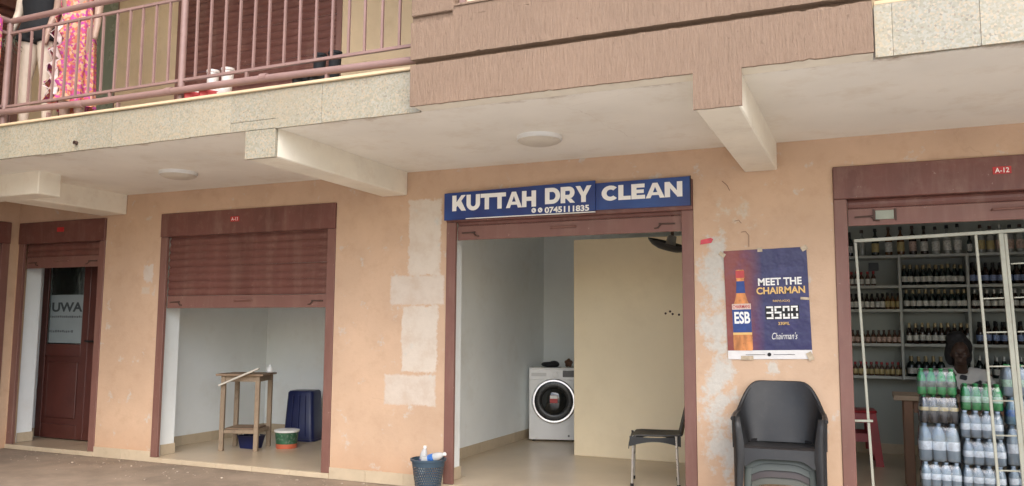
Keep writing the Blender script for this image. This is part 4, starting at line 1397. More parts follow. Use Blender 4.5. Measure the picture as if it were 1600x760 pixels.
def arm_chair(name, label, col, loc, rz, group=None):
    """one-piece moulded tub armchair, faces -y: shell wrapping seat, wide front legs running up into the arms"""
    t = thing(name, label, 'chair', loc, rz, group)
    HW, Yf, Yb = .285, -.235, .255

    def plan(u, k):
        """point on the U, u 0..1 from the front of one arm round the back to the other; k scales outwards"""
        a = (u - .5) * 2
        s = abs(a)
        sg_ = 1 if a >= 0 else -1
        if s > .55:      # straight arm
            q = (s - .55) / .45
            x, y = HW, .06 + (Yf - .06) * q
        else:
            th = s / .55 * math.pi / 2
            e_ = .62
            x = HW * (math.sin(th) ** e_)
            y = .06 + (Yb - .06) * (math.cos(th) ** e_)
        return sg_ * x * k, y

    def top(u):
        s = abs((u - .5) * 2)
        q = min(1, max(0, (s - .10) / .38))
        q = q * q * (3 - 2 * q)
        return .820 - .205 * q - .012 * max(0, s - .8) / .2

    def shell(u, v):
        zt = top(u)
        z0 = .40
        s = abs((u - .5) * 2)
        k = .80 + .20 * v ** .8 if s > .4 else .84 + .16 * v ** .8
        x, y = plan(u, k)
        y += .055 * v * max(0, 1 - s / .5)
        if s < .5:
            y -= .05 * (1 - v) * (1 - s / .5)
        return Vector((x, y, z0 + (zt - z0) * v))
    b = nb()
    grid_(b, shell, 48, 12)
    sh_ = obj('backrest', thick_(b, .008), col, t, smooth=True, world=False)
    b = nb()
    rim = [shell(i / 60, 1.0) for i in range(61)]
    out = []
    for i, q in enumerate(rim):
        out.append(q + Vector((0.012 * (1 if q.x > 0 else -1) * min(1, abs(q.x) / .1), .008, -.008)))
    tube_(b, out, .015, 8, ell=(1, 1))
    obj('rim', b, col, t, smooth=True, world=False)

    def seat(u, v):
        x = (u - .5) * 2
        y = -.255 + .47 * v
        w_ = .245 * (1 - .16 * v)
        z = .425 - .03 * v - .015 * math.cos(x * 1.5) * math.sin(math.pi * v)
        if v < .1:
            z -= .02 * (1 - v / .1) ** 2
        return Vector((x * w_, y, z))
    b = nb()
    grid_(b, seat, 12, 12)
    obj('seat', thick_(b, .008), col, t, smooth=True, world=False)

    def apron(u, v):
        x = (u - .5) * 2
        arch = max(0, 1 - (abs(x) / .86) ** 6)
        return Vector((x * .235, -.257 - .010 * v, .407 - v * (.115 - .05 * arch)))
    b = nb()
    grid_(b, apron, 18, 4)
    obj('apron', thick_(b, .008), col, t, smooth=True, world=False)
    for sx in (-1, 1):
        # front leg: broad curved panel from the arm front to the floor

        def fl_(u, v):
            z = .612 * (1 - v)
            wid = .050 + .026 * math.sin(math.pi * min(1, v * 1.15)) * (1 if v < .5 else .8)
            xo = .300 - .012 * v * 1.2 + .012 * max(0, v - .3)
            x = xo - wid * (1 - u) ** 1.0
            y = -.262 - .012 * math.sin(u * math.pi) + .060 * max(0, u - .72) / .28 - .012 * v
            if v < .08:
                y += .04 * (1 - v / .08) ** 2
            return Vector((sx * x, y, z))
        b = nb()
        grid_(b, fl_, 8, 16)
        obj('leg', thick_(b, .008 * sx if False else .008), col, t, smooth=True, world=False)
        b = nb()
        tube_(b, [(sx * .20, .20, .42), (sx * .225, .30, .0)], [.04, .026], 8, ell=(1, .6))
        obj('leg', b, col, t, smooth=True, world=False)
        # outer side skirt of the arm

        def sk_(u, v):
            y = -.20 + .33 * u
            z0 = .605
            z1 = .50 - .12 * math.sin(math.pi * min(1, u * 1.0)) * 0 - .10 * (1 - u) ** 2
            return Vector((sx * (.306 - .004 * v), y, z0 + (z1 - z0) * v))
        b = nb()
        grid_(b, sk_, 8, 5)
        obj('arm_skirt', thick_(b, .006), col, t, smooth=True, world=False)
    return t


CX, CY, CR = -.60, -.315, math.radians(4)
cols = [pm('olive_grey_plastic', (0.055, 0.055, 0.040), 0.4, 0.1, 6), pm('brown_black_plastic', (0.028, 0.018, 0.016), 0.4, 0.1, 6),
        pm('grey_green_plastic', (0.042, 0.050, 0.044), 0.45, 0.1, 6), pm('grey_green_plastic_b', (0.050, 0.060, 0.053), 0.45, 0.1, 6)]
labs = ['olive grey plastic chair at the bottom of the stack against the wall', 'dark brown plastic chair second from the bottom of the stack',
        'grey green plastic chair in the middle of the stack', 'grey green plastic chair directly under the black armchair on top of the stack']
for k in range(4):
    side_chair('plastic_chair', labs[k], cols[k], (CX, CY - .004 * k, .0 + .046 * k), CR, group='stacked plastic chairs', seatw=.44)
arm_chair('plastic_armchair', 'black moulded plastic armchair on top of the stack under the beer poster', M_BLACKP, (CX, CY - .02, .046 * 4), CR)
side_chair('side_chair', 'black plastic chair with metal legs inside the dry clean doorway', M_BLACKP, (-1.745, .80, FZ), math.radians(-77), legs='metal')

# ------------------------------------------------------------------ waste basket
wb = thing('waste_basket', 'blue grey plastic lattice waste basket beside the dry clean doorway', 'basket', (-3.445, -.205, .0))
M_BASK = pm('slate_plastic', (0.045, 0.075, 0.105), 0.4, 0.1, 6)
SEG, ROW, HB = 40, 9, .285
rad = lambda z: .098 + .045 * z / HB


def pol(a, z, dr=0):
    r = rad(z) + dr
    return Vector((r * math.cos(a), r * math.sin(a), z))


b = nb()
lathe_(b, [(.097, 0), (rad(.05), .05)], SEG, cap=False)
lathe_(b, [(rad(.235), .235), (rad(HB), HB)], SEG, cap=False)
vs = [b.verts.new(pol(2 * math.pi * k / SEG, 0.003)) for k in range(SEG)]
b.faces.new(vs)
z0, z1 = .05, .235
for j in range(ROW):
    for k in range(SEG):
        a0, a1 = 2 * math.pi * (k + (j % 2) * .5) / SEG, 2 * math.pi * (k + 1 + (j % 2) * .5) / SEG
        za, zb = z0 + (z1 - z0) * j / ROW, z0 + (z1 - z0) * (j + 1) / ROW
        am, zm = (a0 + a1) / 2, (za + zb) / 2
        o4 = [b.verts.new(pol(a, z)) for a, z in ((a0, za), (a1, za), (a1, zb), (a0, zb))]
        i4 = [b.verts.new(pol(am + (a - am) * .62, zm + (z - zm) * .62)) for a, z in ((a0, za), (a1, za), (a1, zb), (a0, zb))]
        for q in range(4):
            b.faces.new((o4[q], o4[(q + 1) % 4], i4[(q + 1) % 4], i4[q]))
obj('body', b, M_BASK, wb, world=False)
obj('rim', lathe_(nb(), [(rad(HB) - .004, HB - .012), (rad(HB) + .008, HB - .012), (rad(HB) + .010, HB + .004), (rad(HB) - .004, HB + .006)], SEG, cap=False), M_BASK, wb, smooth=True, world=False)


def pet_mesh(r, h, mat, seg=12, span=(.30, .53)):
    b = nb()
    lathe_(b, [(r * .80, 0), (r * .97, h * .03), (r, h * .10), (r * .955, h * .20), (r, h * .27), (r * .985, h * .55), (r, h * .60), (r * .88, h * .72), (r * .55, h * .86), (.0125, h * .915), (.0125, h * .955)], seg)
    me = bpy.data.meshes.new('bottle')
    b.to_mesh(me)
    b.free()
    for f in me.polygons:
        f.use_smooth = True
    me.materials.append(mat)
    b = nb()
    lathe_(b, [(r * 1.012, h * span[0]), (r * 1.012, h * span[1])], seg, cap=False)
    lab = bpy.data.meshes.new('label')
    b.to_mesh(lab)
    b.free()
    for f in lab.polygons:
        f.use_smooth = True
    b = nb()
    lathe_(b, [(.0155, h * .935), (.0155, h * .995), (.013, h)], 10)
    cap = bpy.data.meshes.new('cap')
    b.to_mesh(cap)
    b.free()
    return me, lab, cap


def child(name, me, par, mat=None):
    o = bpy.data.objects.new(name, me)
    COL.objects.link(o)
    o.parent = par
    if mat and not me.materials:
        me.materials.append(mat)
    return o


M_LABP = pm('purple_label', (0.10, 0.08, 0.30), 0.4, 0.5, 30)
M_LABB = pm('blue_label', (0.04, 0.14, 0.42), 0.4, 0.5, 30)
for (loc, rot, lm, lab) in (((-3.505, -.215, .165), (.10, .20, 0), M_LABP, 'empty clear bottle with a purple label standing in the waste basket'),
                            ((-3.47, -.26, .275), (.15, 1.25, .1), M_LABB, 'empty clear bottle with a blue label leaning out of the waste basket')):
    t = thing('empty_bottle', lab, 'bottle', loc)
    t.rotation_euler = rot
    a, b_, c_ = pet_mesh(.034, .235, M_PET, 14)
    child('body', a, t)
    child('label', b_, t, lm)
    child('cap', c_, t, M_WHITEP)

# ------------------------------------------------------------------ bottle shop: shelves
SH = [2.19, 1.865, 1.61, 1.245, .90]
SY0, SY1 = 3.29, 3.60
su = thing('bottle_shelves', 'pale grey wall shelves full of bottles in the A-12 shop', 'shelf', (.95, 3.5, FZ))
for z in SH:
    for a, b in ((-.595, .295), (.326, .935), (.966, 2.595)):
        box('shelf_board', a, b, SY0, SY1, z - .030, z, M_SHELF, su, bev=.002)
for xx in (.31, .95):
    box('divider', xx - .014, xx + .014, SY0 - .002, SY1, .862, 2.192, M_SHELF, su, bev=.002)


def dark(name, col, rough=.12):
    return pm(name, col, rough, .2, 8, spec=.6)


M_BROWN = dark('brown_beer_glass', (0.020, 0.009, 0.005))
M_DGREEN = dark('dark_green_glass', (0.006, 0.014, 0.012))
M_AMBER = dark('amber_spirit_glass', (0.11, 0.045, 0.015))
M_CLEARB = pm('clear_spirit_glass', (0.28, 0.29, 0.26), 0.1, 0.25, 20, spec=.7)
M_SMALLB = dark('small_brown_glass', (0.075, 0.032, 0.018))
M_GOLDF = pm('gold_foil', (0.34, 0.27, 0.15), 0.35, 0.15, 30, metal=.3)
M_SILVF = pm('silver_foil', (0.45, 0.45, 0.42), 0.3, 0.1, 30, metal=.4)
M_LWHITE = pm('white_bottle_label', (0.56, 0.55, 0.50), 0.5, 0.35, 60)
M_LBLUE = pm('blue_white_label', (0.22, 0.28, 0.45), 0.5, 0.6, 50)
M_LYEL = pm('yellow_label', (0.42, 0.33, 0.15), 0.5, 0.2, 40)
M_LRED = pm('red_white_label', (0.45, 0.32, 0.26), 0.5, 0.5, 50)

PROF = {
    'beer': ([(.9, 0), (1, .02), (1, .52), (.9, .60), (.52, .72), (.42, .80), (.40, .965)], (.16, .42), (.80, 1.0, .46), .030),
    'spirit': ([(.92, 0), (1, .02), (1, .58), (.85, .67), (.40, .74), (.34, .80), (.34, .90)], (.12, .45), (.88, 1.0, .44), .038),
    'flask': ([(.92, 0), (1, .03), (1, .55), (.75, .66), (.45, .74), (.42, .86)], (.12, .48), (.82, 1.0, .52), .025),
    'wine': ([(.95, 0), (1, .02), (1, .55), (.80, .66), (.42, .74), (.38, .78), (.36, .97)], (.14, .42), (.76, 1.0, .42), .036),
}
BM = {}


def bottle(kind, h, x, y, z, glass, lab_m, cap_m, label, group):
    prof, (l0, l1), (c0, c1, cr_), r = PROF[kind]
    key = (kind, h, glass.name, lab_m.name if lab_m else '', cap_m.name)
    if key not in BM:
        meshes = []
        b = lathe_(nb(), [(rr_ * r, zz * h) for rr_, zz in prof], 10)
        meshes.append(('bottle', b, glass))
        if lab_m:
            meshes.append(('label', lathe_(nb(), [(r * 1.015, l0 * h), (r * 1.015, l1 * h)], 10, cap=False), lab_m))
        meshes.append(('cap', lathe_(nb(), [(r * cr_ * 1.1, c0 * h), (r * cr_, c1 * h)], 8), cap_m))
        out = []
        for n_, b, m_ in meshes:
            me = bpy.data.meshes.new(n_)
            b.to_mesh(me)
            b.free()
            for f in me.polygons:
                f.use_smooth = True
            me.set_sharp_from_angle(angle=math.radians(50))
            me.materials.append(m_)
            out.append((n_, me))
        BM[key] = out
    parts = BM[key]
    o = bpy.data.objects.new('bottle', parts[0][1])
    COL.objects.link(o)
    o.location = (x, y, z)
    o.rotation_euler = (random.uniform(-.012, .012), random.uniform(-.012, .012), random.uniform(0, 6.28))
    o.scale = (1, 1, random.uniform(.97, 1.03))
    finish(o, label, 'bottle', group)
    for n_, me in parts[1:]:
        c_ = bpy.data.objects.new(n_, me)
        COL.objects.link(c_)
        c_.parent = o
    return o


BY = 3.355
tops = [(1328, 'wine', .27, M_DGREEN, M_LWHITE, M_BLACK, 'dark wine bottle with a white label'), (1347, 'spirit', .28, M_CLEARB, None, M_DARKMET, 'clear spirit bottle without a label'),
        (1368, 'spirit', .30, M_DGREEN, M_LYEL, M_BLACK, 'dark green spirit bottle'), (1389, 'spirit', .305, M_AMBER, M_LWHITE, M_DARKMET, 'amber spirit bottle with a white label'),
        (1408, 'spirit', .305, M_AMBER, M_LYEL, M_BLACK, 'amber spirit bottle with a yellow label'), (1427, 'spirit', .31, M_BROWN, M_LRED, M_DARKMET, 'dark spirit bottle with a red white label'),
        (1445, 'spirit', .31, M_BROWN, M_LWHITE, M_BLACK, 'dark spirit bottle with a white label'), (1463, 'spirit', .30, M_CLEARB, M_LWHITE, M_BLACK, 'clear spirit bottle with a white label and black cap'),
        (1481, 'spirit', .31, M_CLEARB, M_LWHITE, M_BLACK, 'clear spirit bottle with a white label and black cap'), (1497, 'spirit', .31, M_CLEARB, M_LWHITE, M_BLACK, 'clear spirit bottle with a white label and black cap'),
        (1516, 'flask', .20, M_DGREEN, M_LWHITE, M_BLACK, 'short green flask with a white label'), (1534, 'spirit', .29, M_CLEARB, M_LYEL, M_DARKMET, 'clear spirit bottle with a yellow label'),
        (1549, 'spirit', .29, M_CLEARB, M_LYEL, M_DARKMET, 'clear spirit bottle with a yellow label'), (1564, 'spirit', .29, M_CLEARB, M_LRED, M_SILVF, 'clear spirit bottle with a red white label'),
        (1579, 'spirit', .29, M_CLEARB, M_LRED, M_BLACK, 'clear spirit bottle with a red white label and black cap'), (1595, 'spirit', .29, M_CLEARB, M_LRED, M_DARKMET, 'clear spirit bottle with a red white label and dark cap')]
for px, k, h, g_, l_, c_, lab in tops:
    bottle(k, h, at(px, 400, BY).x, BY + random.uniform(-.015, .015), SH[0] + .001, g_, l_, c_, lab + ' on the top shelf', 'spirits on the top shelf')


def row(si, pxs, kind, h, g_, l_, c_, lab, z=None, jit=.01, rows=1):
    for px in pxs:
        for r_ in range(rows):
            bottle(kind, h, at(px, 450, BY).x + random.uniform(-.003, .003), BY + random.uniform(-jit, jit) + .075 * r_, SH[si] + .001, g_, l_, c_, lab, 'bottles on the shop shelves')


rng = lambda a, b, n: [a + (b - a) * i / (n - 1) for i in range(n)]
row(1, [1323, 1331, 1339, 1347, 1356, 1365], 'flask', .155, M_SMALLB, M_LWHITE, M_REDP, 'small brown flask with a red cap on the second shelf')
row(1, rng(1414, 1503, 10), 'beer', .215, M_DGREEN, M_LWHITE, M_GOLDF, 'dark beer bottle with gold foil neck in the middle compartment of the second shelf', rows=2)
row(1, [1521, 1531, 1542, 1553, 1565, 1578, 1590, 1601], 'beer', .225, M_BROWN, M_LBLUE, M_BLACK, 'dark beer bottle with a blue and white label on the second shelf', rows=2)
row(2, rng(1321, 1378, 8), 'flask', .17, M_BROWN, M_LWHITE, M_BLACK, 'small dark flask with a white label and black cap on the third shelf')
row(2, [1386, 1394, 1402], 'flask', .175, M_AMBER, M_LYEL, M_BLACK, 'small amber flask with a yellow label on the third shelf')
row(2, rng(1416, 1506, 10), 'beer', .205, M_DGREEN, M_LWHITE, M_GOLDF, 'dark beer bottle with gold foil neck in the middle compartment of the third shelf', rows=2)
row(2, [1522, 1531, 1542, 1553, 1564, 1575, 1586, 1598], 'beer', .20, M_BROWN, M_LWHITE, M_SILVF, 'dark beer bottle with a white label on the third shelf beyond the divider', rows=2)
row(3, rng(1321, 1403, 11), 'flask', .14, M_SMALLB, M_LRED, M_DARKMET, 'small brown flask with a red white label on the fourth shelf')
row(3, rng(1418, 1509, 10), 'beer', .215, M_BROWN, M_LWHITE, M_GOLDF, 'dark beer bottle with gold foil neck in the middle compartment of the fourth shelf', rows=2)
row(3, [1528, 1541, 1553, 1565, 1579, 1592], 'beer', .235, M_BROWN, M_LBLUE, M_BLACK, 'dark beer bottle with a blue and white label on the fourth shelf', rows=2)
row(4, rng(1324, 1406, 11), 'flask', .145, M_SMALLB, M_LYEL, M_REDP, 'small brown flask with a yellow label on the bottom shelf')
row(4, rng(1419, 1465, 5) + [1511], 'wine', .21, M_DGREEN, M_LWHITE, M_GOLDF, 'dark green bottle in the middle compartment of the bottom shelf', rows=2)
row(4, [1525, 1537, 1551, 1563, 1575, 1590], 'beer', .22, M_DGREEN, M_LWHITE, M_SILVF, 'dark bottle with a silver foil neck on the bottom shelf', rows=2)
# small socket box on the back wall
q = at(1365, 418, 3.605)
box('socket', q.x - .05, q.x + .05, 3.595, 3.619, q.z - .04, q.z + .05, pm('grey_socket', (0.12, 0.13, 0.13), 0.5), su, bev=.004)

# counter
ct = thing('shop_counter', 'brown wooden counter table behind the stacked water packs', 'table', (.75, 1.5, FZ))
box('table_top', .16, 1.35, 1.28, 1.80, .80, .84, M_WOOD, ct, bev=.004)
for xx in (.27, 1.25):
    for yy in (1.34, 1.74):
        box('leg', xx - .035, xx + .035, yy - .03, yy + .03, FZ, .799, M_WOODD, ct, bev=.003)
box('apron', .31, 1.21, 1.33, 1.35, .70, .798, M_WOODD, ct)
box('apron', .31, 1.21, 1.73, 1.75, .70, .798, M_WOODD, ct)

# red stool
rs = thing('plastic_stool', 'red plastic stool with a hand slot standing on the dark shop floor', 'stool', (-.155, 2.80, FZ), .08)
rs.scale = (1.15, 1.15, 1.16)


def stool_side(bm, ang):
    rot = Matrix.Rotation(ang, 3, 'Z')

    def P(x, z):
        d_ = .145 + .045 * (1 - z / .44)
        return rot @ Vector((x * (d_ / .145), -d_, z))
    zs = [0, .10, .20, .27, .36, .44]
    xs_ = [-.145, -.095, -.06, .06, .095, .145]
    for i in range(5):
        for j in range(5):
            if i in (1, 2, 3) and j in (0,):
                continue
            if i == 2 and j in (1, 3):
                continue
            bm.faces.new([bm.verts.new(P(x, z)) for x, z in ((xs_[i], zs[j]), (xs_[i + 1], zs[j]), (xs_[i + 1], zs[j + 1]), (xs_[i], zs[j + 1]))])


for k in range(4):
    b = nb()
    stool_side(b, k * math.pi / 2)
    bmesh.ops.remove_doubles(b, verts=b.verts, dist=.0005)
    obj('side_panel', thick_(b, .005), M_REDP, rs, world=False)
obj('seat', rsq(nb(), [(.150, .150, .03, .440), (.156, .156, .03, .448), (.150, .150, .03, .462), (.13, .13, .03, .466)]), M_REDP, rs, smooth=True, world=False)

# grille
gr = thing('security_grille', 'cream painted steel grille leaning in the bottle shop doorway', 'grille', (-.012, .13, FZ))
gr.rotation_euler = (0, -.033, 0)
G = lambda name, a, b, c_, d_, w_=.012: obj(name, bbox_(nb(), a, b, -w_, w_, c_, d_, .002), M_CREAMM, gr, world=False)
G('post', -.009, .009, 0, 1.975)
G('post', .768, .786, 0, 1.975)
G('post', .915, .945, 0, 1.975)
G('post', .9465, .966, 0, 1.97)
G('post', 1.90, 1.925, 0, 1.975)
G('top_bar', -.009, 1.925, 1.976, 2.000)
for k in range(7):
    z = 1.525 - .232 * k
    if z > .05:
        G('cross_bar', .788, .914, z, z + .010, .005)
for k in range(8):
    z = 1.757 - .232 * k
    if z > .05:
        G('cross_bar', .973, 1.899, z, z + .010, .005)
for xx in (1.28, 1.59):
    G('upright', xx - .006, xx + .006, 0, 1.975, .006)
b = nb()
bbox_(b, -.155, .03, -.028, -.014, .68, .696, .002)
obj('hinge_bar', b, M_CREAMM, gr, world=False)

# ------------------------------------------------------------------ packs of bottled drinks
M_LPALE = pm('pale_blue_label', (0.68, 0.74, 0.80), 0.4, 0.25, 40)
M_LGREEN = pm('green_white_label', (0.40, 0.60, 0.46), 0.4, 0.4, 40)
M_LDARK = pm('dark_label', (0.06, 0.09, 0.07), 0.4, 0.6, 50)
M_CAPB = pm('blue_cap', (0.35, 0.45, 0.58), 0.4)
M_CAPG = pm('green_cap', (0.06, 0.35, 0.12), 0.4)
M_COLA = dark('dark_soda', (0.018, 0.020, 0.026))
M_PETB = glassy('blue_water_bottle', (0.30, 0.58, 0.78), 0.08)
PETS = {}


def pack(x0, y0, z0, nx, ny, d_, h, mat, lm, cm, label, skew=0.0):
    t = thing('bottle_pack', label, 'drinks pack', (x0 + nx * d_ / 2, y0 + ny * d_ / 2, z0), skew, 'shrink-wrapped drink packs piled behind the grille')
    key = (d_, h, mat.name, lm.name, cm.name)
    if key not in PETS:
        a, b_, c_ = pet_mesh(d_ / 2 - .001, h, mat, 12, (.44, .57) if mat is M_COLA else (.30, .53))
        b_.materials.append(lm)
        c_.materials.append(cm)
        PETS[key] = (a, b_, c_)
    a, b_, c_ = PETS[key]
    for i in range(nx):
        for j in range(ny):
            o = child('bottle', a, t)
            o.location = ((i + .5 - nx / 2) * d_, (j + .5 - ny / 2) * d_, .002)
            o.rotation_euler = (0, 0, random.uniform(0, 6.28))
            child('label', b_, o)
            child('cap', c_, o)
    hw, hd = nx * d_ / 2 + .002, ny * d_ / 2 + .002
    r = d_ * .48
    b = rsq(nb(), [(hw - .006, hd - .006, r * .8, .001), (hw, hd, r, .012), (hw + .001, hd + .001, r, h * .55), (hw - .008, hd - .008, r * .8, h * .72), (hw * .93, hd * .85, r * .6, h * .9), (hw * .86, hd * .7, r * .4, h * .985)], 6)
    for v in b.verts:
        v.co += Vector((random.uniform(-.0015, .0015), random.uniform(-.0015, .0015), 0))
    obj('shrink_wrap', b, M_WRAP, t, smooth=2, world=False)
    return t


ax, ay = .305, .50
pack(ax, ay, FZ, 4, 3, .067, .185, M_PETW, M_LPALE, M_CAPB, 'bottom pack of small water bottles in the pile topped by yellow-labelled dark soda')
pack(ax + .003, ay, FZ + .187, 4, 3, .067, .185, M_PETW, M_LPALE, M_CAPB, 'small water bottle pack under the pack of large water bottles')
pack(ax - .005, ay, FZ + .374, 3, 2, .092, .275, M_PETW, M_LPALE, M_CAPB, 'pack of large water bottles with pale labels under the dark sodas')
pack(ax + .008, ay + .02, FZ + .651, 4, 2, .066, .205, M_COLA, M_LYEL, M_CAPG, 'pack of dark sodas with yellow labels between water and green sodas', .05)
pack(ax + .002, ay + .01, FZ + .858, 4, 2, .066, .19, M_PETG, M_LDARK, M_CAPG, 'green soda pack on top of the dark yellow-labelled sodas', -.04)
bx = .582
pack(bx, ay + .02, FZ, 4, 3, .070, .180, M_PETW, M_LPALE, M_CAPB, 'lowest small water pack in the pile topped by pale-labelled green sodas')
pack(bx - .004, ay + .02, FZ + .182, 4, 3, .070, .180, M_PETW, M_LPALE, M_CAPB, 'second small water pack from the floor in the pile with pale-labelled green sodas')
pack(bx + .004, ay + .02, FZ + .364, 4, 3, .070, .190, M_PETW, M_LPALE, M_CAPB, 'third small water pack from the floor in the pile with pale-labelled green sodas', .03)
pack(bx - .002, ay + .02, FZ + .556, 4, 3, .070, .195, M_PETW, M_LPALE, M_CAPB, 'small water pack directly under the pale-labelled green sodas', -.02)
pack(bx + .012, ay + .04, FZ + .753, 4, 2, .068, .190, M_PETG, M_LGREEN, M_CAPG, 'green soda pack with pale green labels on the tall water pile')
cx_ = .868
pack(cx_, ay + .03, FZ, 4, 3, .068, .185, M_PETW, M_LPALE, M_CAPB, 'bottom water pack of the pile that ends in green-labelled clear bottles')
pack(cx_ + .004, ay + .03, FZ + .187, 4, 3, .068, .185, M_PETW, M_LPALE, M_CAPB, 'second water pack of the pile that ends in green-labelled clear bottles')
pack(cx_, ay + .03, FZ + .374, 3, 2, .090, .285, M_PETW, M_LPALE, M_CAPB, 'large water bottles under the sky blue pack')
pack(cx_ + .01, ay + .03, FZ + .661, 3, 2, .085, .20, M_PETB, M_LABB, M_CAPB, 'sky blue water pack under the green-labelled clear bottles')
pack(cx_ - .005, ay + .04, FZ + .863, 3, 2, .085, .225, M_PETW, M_LGREEN, M_CAPG, 'clear bottles with green labels on the sky blue water pack')

# ------------------------------------------------------------------ the shopkeeper
HX, HY, HZ = .745, 2.18, 1.175      # centre of the head
pe = thing('person', 'person with big dark hair in a pale patterned top sitting behind the counter', 'person', (.76, 2.28, FZ))


def W3(p):
    return Vector(p)


sk = nb()
# head, bowed towards the counter and turned a little
ball_(sk, (HX, HY, HZ + .02), (.074, .090, .098), 16)
ball_(sk, (HX - .004, HY - .030, HZ - .050), (.052, .055, .052), 12)
tube_(sk, [(HX - .004, HY - .085, HZ + .01), (HX - .006, HY - .108, HZ - .028)], [.010, .017], 8)
ball_(sk, (HX - .006, HY - .080, HZ - .060), (.026, .014, .008), 8)
ball_(sk, (HX - .006, HY - .080, HZ - .070), (.022, .014, .008), 8)
ball_(sk, (HX, HY - .078, HZ + .035), (.055, .016, .012), 8)
for s in (-1, 1):
    ball_(sk, (HX + s * .074, HY + .01, HZ - .008), (.010, .022, .030), 8)
    ball_(sk, (HX + s * .035, HY - .062, HZ - .020), (.024, .022, .022), 8)
tube_(sk, [(HX, HY + .03, HZ - .05), (.755, 2.26, HZ - .15), (.76, 2.28, HZ - .20)], [.052, .055, .075], 10)
tube_(sk, [(.76, 2.29, .95), (.76, 2.30, .78), (.76, 2.31, .60), (.76, 2.30, .52)], [.135, .120, .125, .155], 14, ell=(1.15, .8))
for s in (-1, 1):
    sh0 = (.76 + s * .165, 2.27, .97)
    el = (.76 + s * .235, 2.10, .80)
    wr = (.76 + s * .10, 1.78, .875)
    tube_(sk, [(.76 + s * .06, 2.28, .99), sh0, ((sh0[0] + el[0]) / 2, 2.19, .88), el], [.06, .056, .048, .042], 10)
    tube_(sk, [el, ((el[0] + wr[0]) / 2 + s * .01, 1.94, .835), wr], [.041, .036, .026], 10)
    # hand: palm, four fingers, thumb, resting on the counter
    pc = Vector((wr[0] - s * .012, 1.735, .862))
    tube_(sk, [wr, pc, pc + Vector((-s * .005, -.03, -.006))], [.026, .030, .026], 8, ell=(1.2, .6))
    for f_ in range(4):
        o_ = (f_ - 1.5) * .017
        l_ = (.055, .068, .064, .05)[f_]
        tube_(sk, [pc + Vector((o_, -.03, -.004)), pc + Vector((o_ * 1.15, -.03 - l_ * .5, -.004)), pc + Vector((o_ * 1.2, -.03 - l_, -.013))], [.0085, .0078, .0065], 6)
    tube_(sk, [pc + Vector((-s * .022, .005, 0)), pc + Vector((-s * .045, -.018, -.006)), pc + Vector((-s * .050, -.045, -.012))], [.011, .009, .007], 6)
    tube_(sk, [(.76 + s * .08, 2.30, .55), (.76 + s * .10, 2.08, .555), (.76 + s * .10, 1.90, .545)], [.09, .075, .060], 10)
    tube_(sk, [(.76 + s * .10, 1.90, .545), (.76 + s * .10, 1.93, .32), (.76 + s * .10, 1.98, .10)], [.058, .052, .036], 10)
    tube_(sk, [(.76 + s * .10, 2.0, .09), (.76 + s * .11, 1.90, .085), (.76 + s * .115, 1.80, .075)], [.036, .034, .022], 8)
obj('body', blob(sk, .0085, 3), M_SKIN, pe)
hr = nb()
ball_(hr, (HX, HY + .055, HZ + .055), (.112, .105, .115), 14)
ball_(hr, (HX - .02, HY + .06, HZ + .135), (.092, .085, .075), 12)
ball_(hr, (HX - .075, HY + .065, HZ - .01), (.052, .065, .105), 10)
ball_(hr, (HX + .062, HY + .07, HZ - .02), (.045, .055, .09), 10)
ball_(hr, (HX, HY + .09, HZ - .05), (.085, .06, .09), 10)
obj('hair', blob(hr, .011, 3), pm('black_hair', (0.010, 0.008, 0.008), 0.7, 0.3, 60, 0.6, 70), pe)
for s in (-1, 1):
    b = nb()
    ball_(b, (HX - .004 + s * .030, HY - .078, HZ + .006), (.012, .008, .006), 8)
    obj('eye', b, pm('eye_white', (0.12, 0.10, 0.09), 0.3), pe)
top_ = nb()
tube_(top_, [(.76, 2.28, .995), (.76, 2.285, .93), (.76, 2.30, .78), (.76, 2.31, .60), (.76, 2.30, .50)], [.10, .150, .137, .142, .175], 16, ell=(1.18, .84))
for s in (-1, 1):
    sh0 = (.76 + s * .165, 2.27, .97)
    tube_(top_, [(.76 + s * .05, 2.285, .985), sh0, (.76 + s * .215, 2.17, .865)], [.072, .074, .064], 12)
m, nt, p = new_mat('pale_patterned_top')
co = nd(nt, 'ShaderNodeTexCoord').outputs['Object']
c = mix_(nt, ramp_(nt, noise_(nt, co, 7, 2), .56, .6), (0.58, 0.55, 0.51), (0.03, 0.03, 0.035))
nt.links.new(c, p.inputs['Base Color'])
p.inputs['Roughness'].default_value = .85
obj('top', blob(top_, .011, 3), m, pe)
sk2 = nb()
for s in (-1, 1):
    tube_(sk2, [(.76 + s * .075, 2.34, .555), (.76 + s * .10, 2.08, .56), (.76 + s * .10, 1.885, .55), (.76 + s * .10, 1.93, .32), (.76 + s * .10, 1.975, .13)], [.115, .09, .078, .068, .06], 12)
obj('trousers', blob(sk2, .012, 3), pm('dark_trousers', (0.03, 0.03, 0.04), 0.8), pe)
stl = thing('seat_stool', 'wooden stool under the person behind the counter', 'stool', (.76, 2.34, FZ))
box('seat', .58, .94, 2.17, 2.52, .41, .45, M_WOODD, stl, bev=.006)
for sx in (-1, 1):
    for sy in (-1, 1):
        box('leg', .76 + sx * .15 - .02, .76 + sx * .15 + .02, 2.345 + sy * .145 - .02, 2.345 + sy * .145 + .02, FZ, .409, M_WOODD, stl)

# ------------------------------------------------------------------ mannequins on the balcony
UZ = 3.072


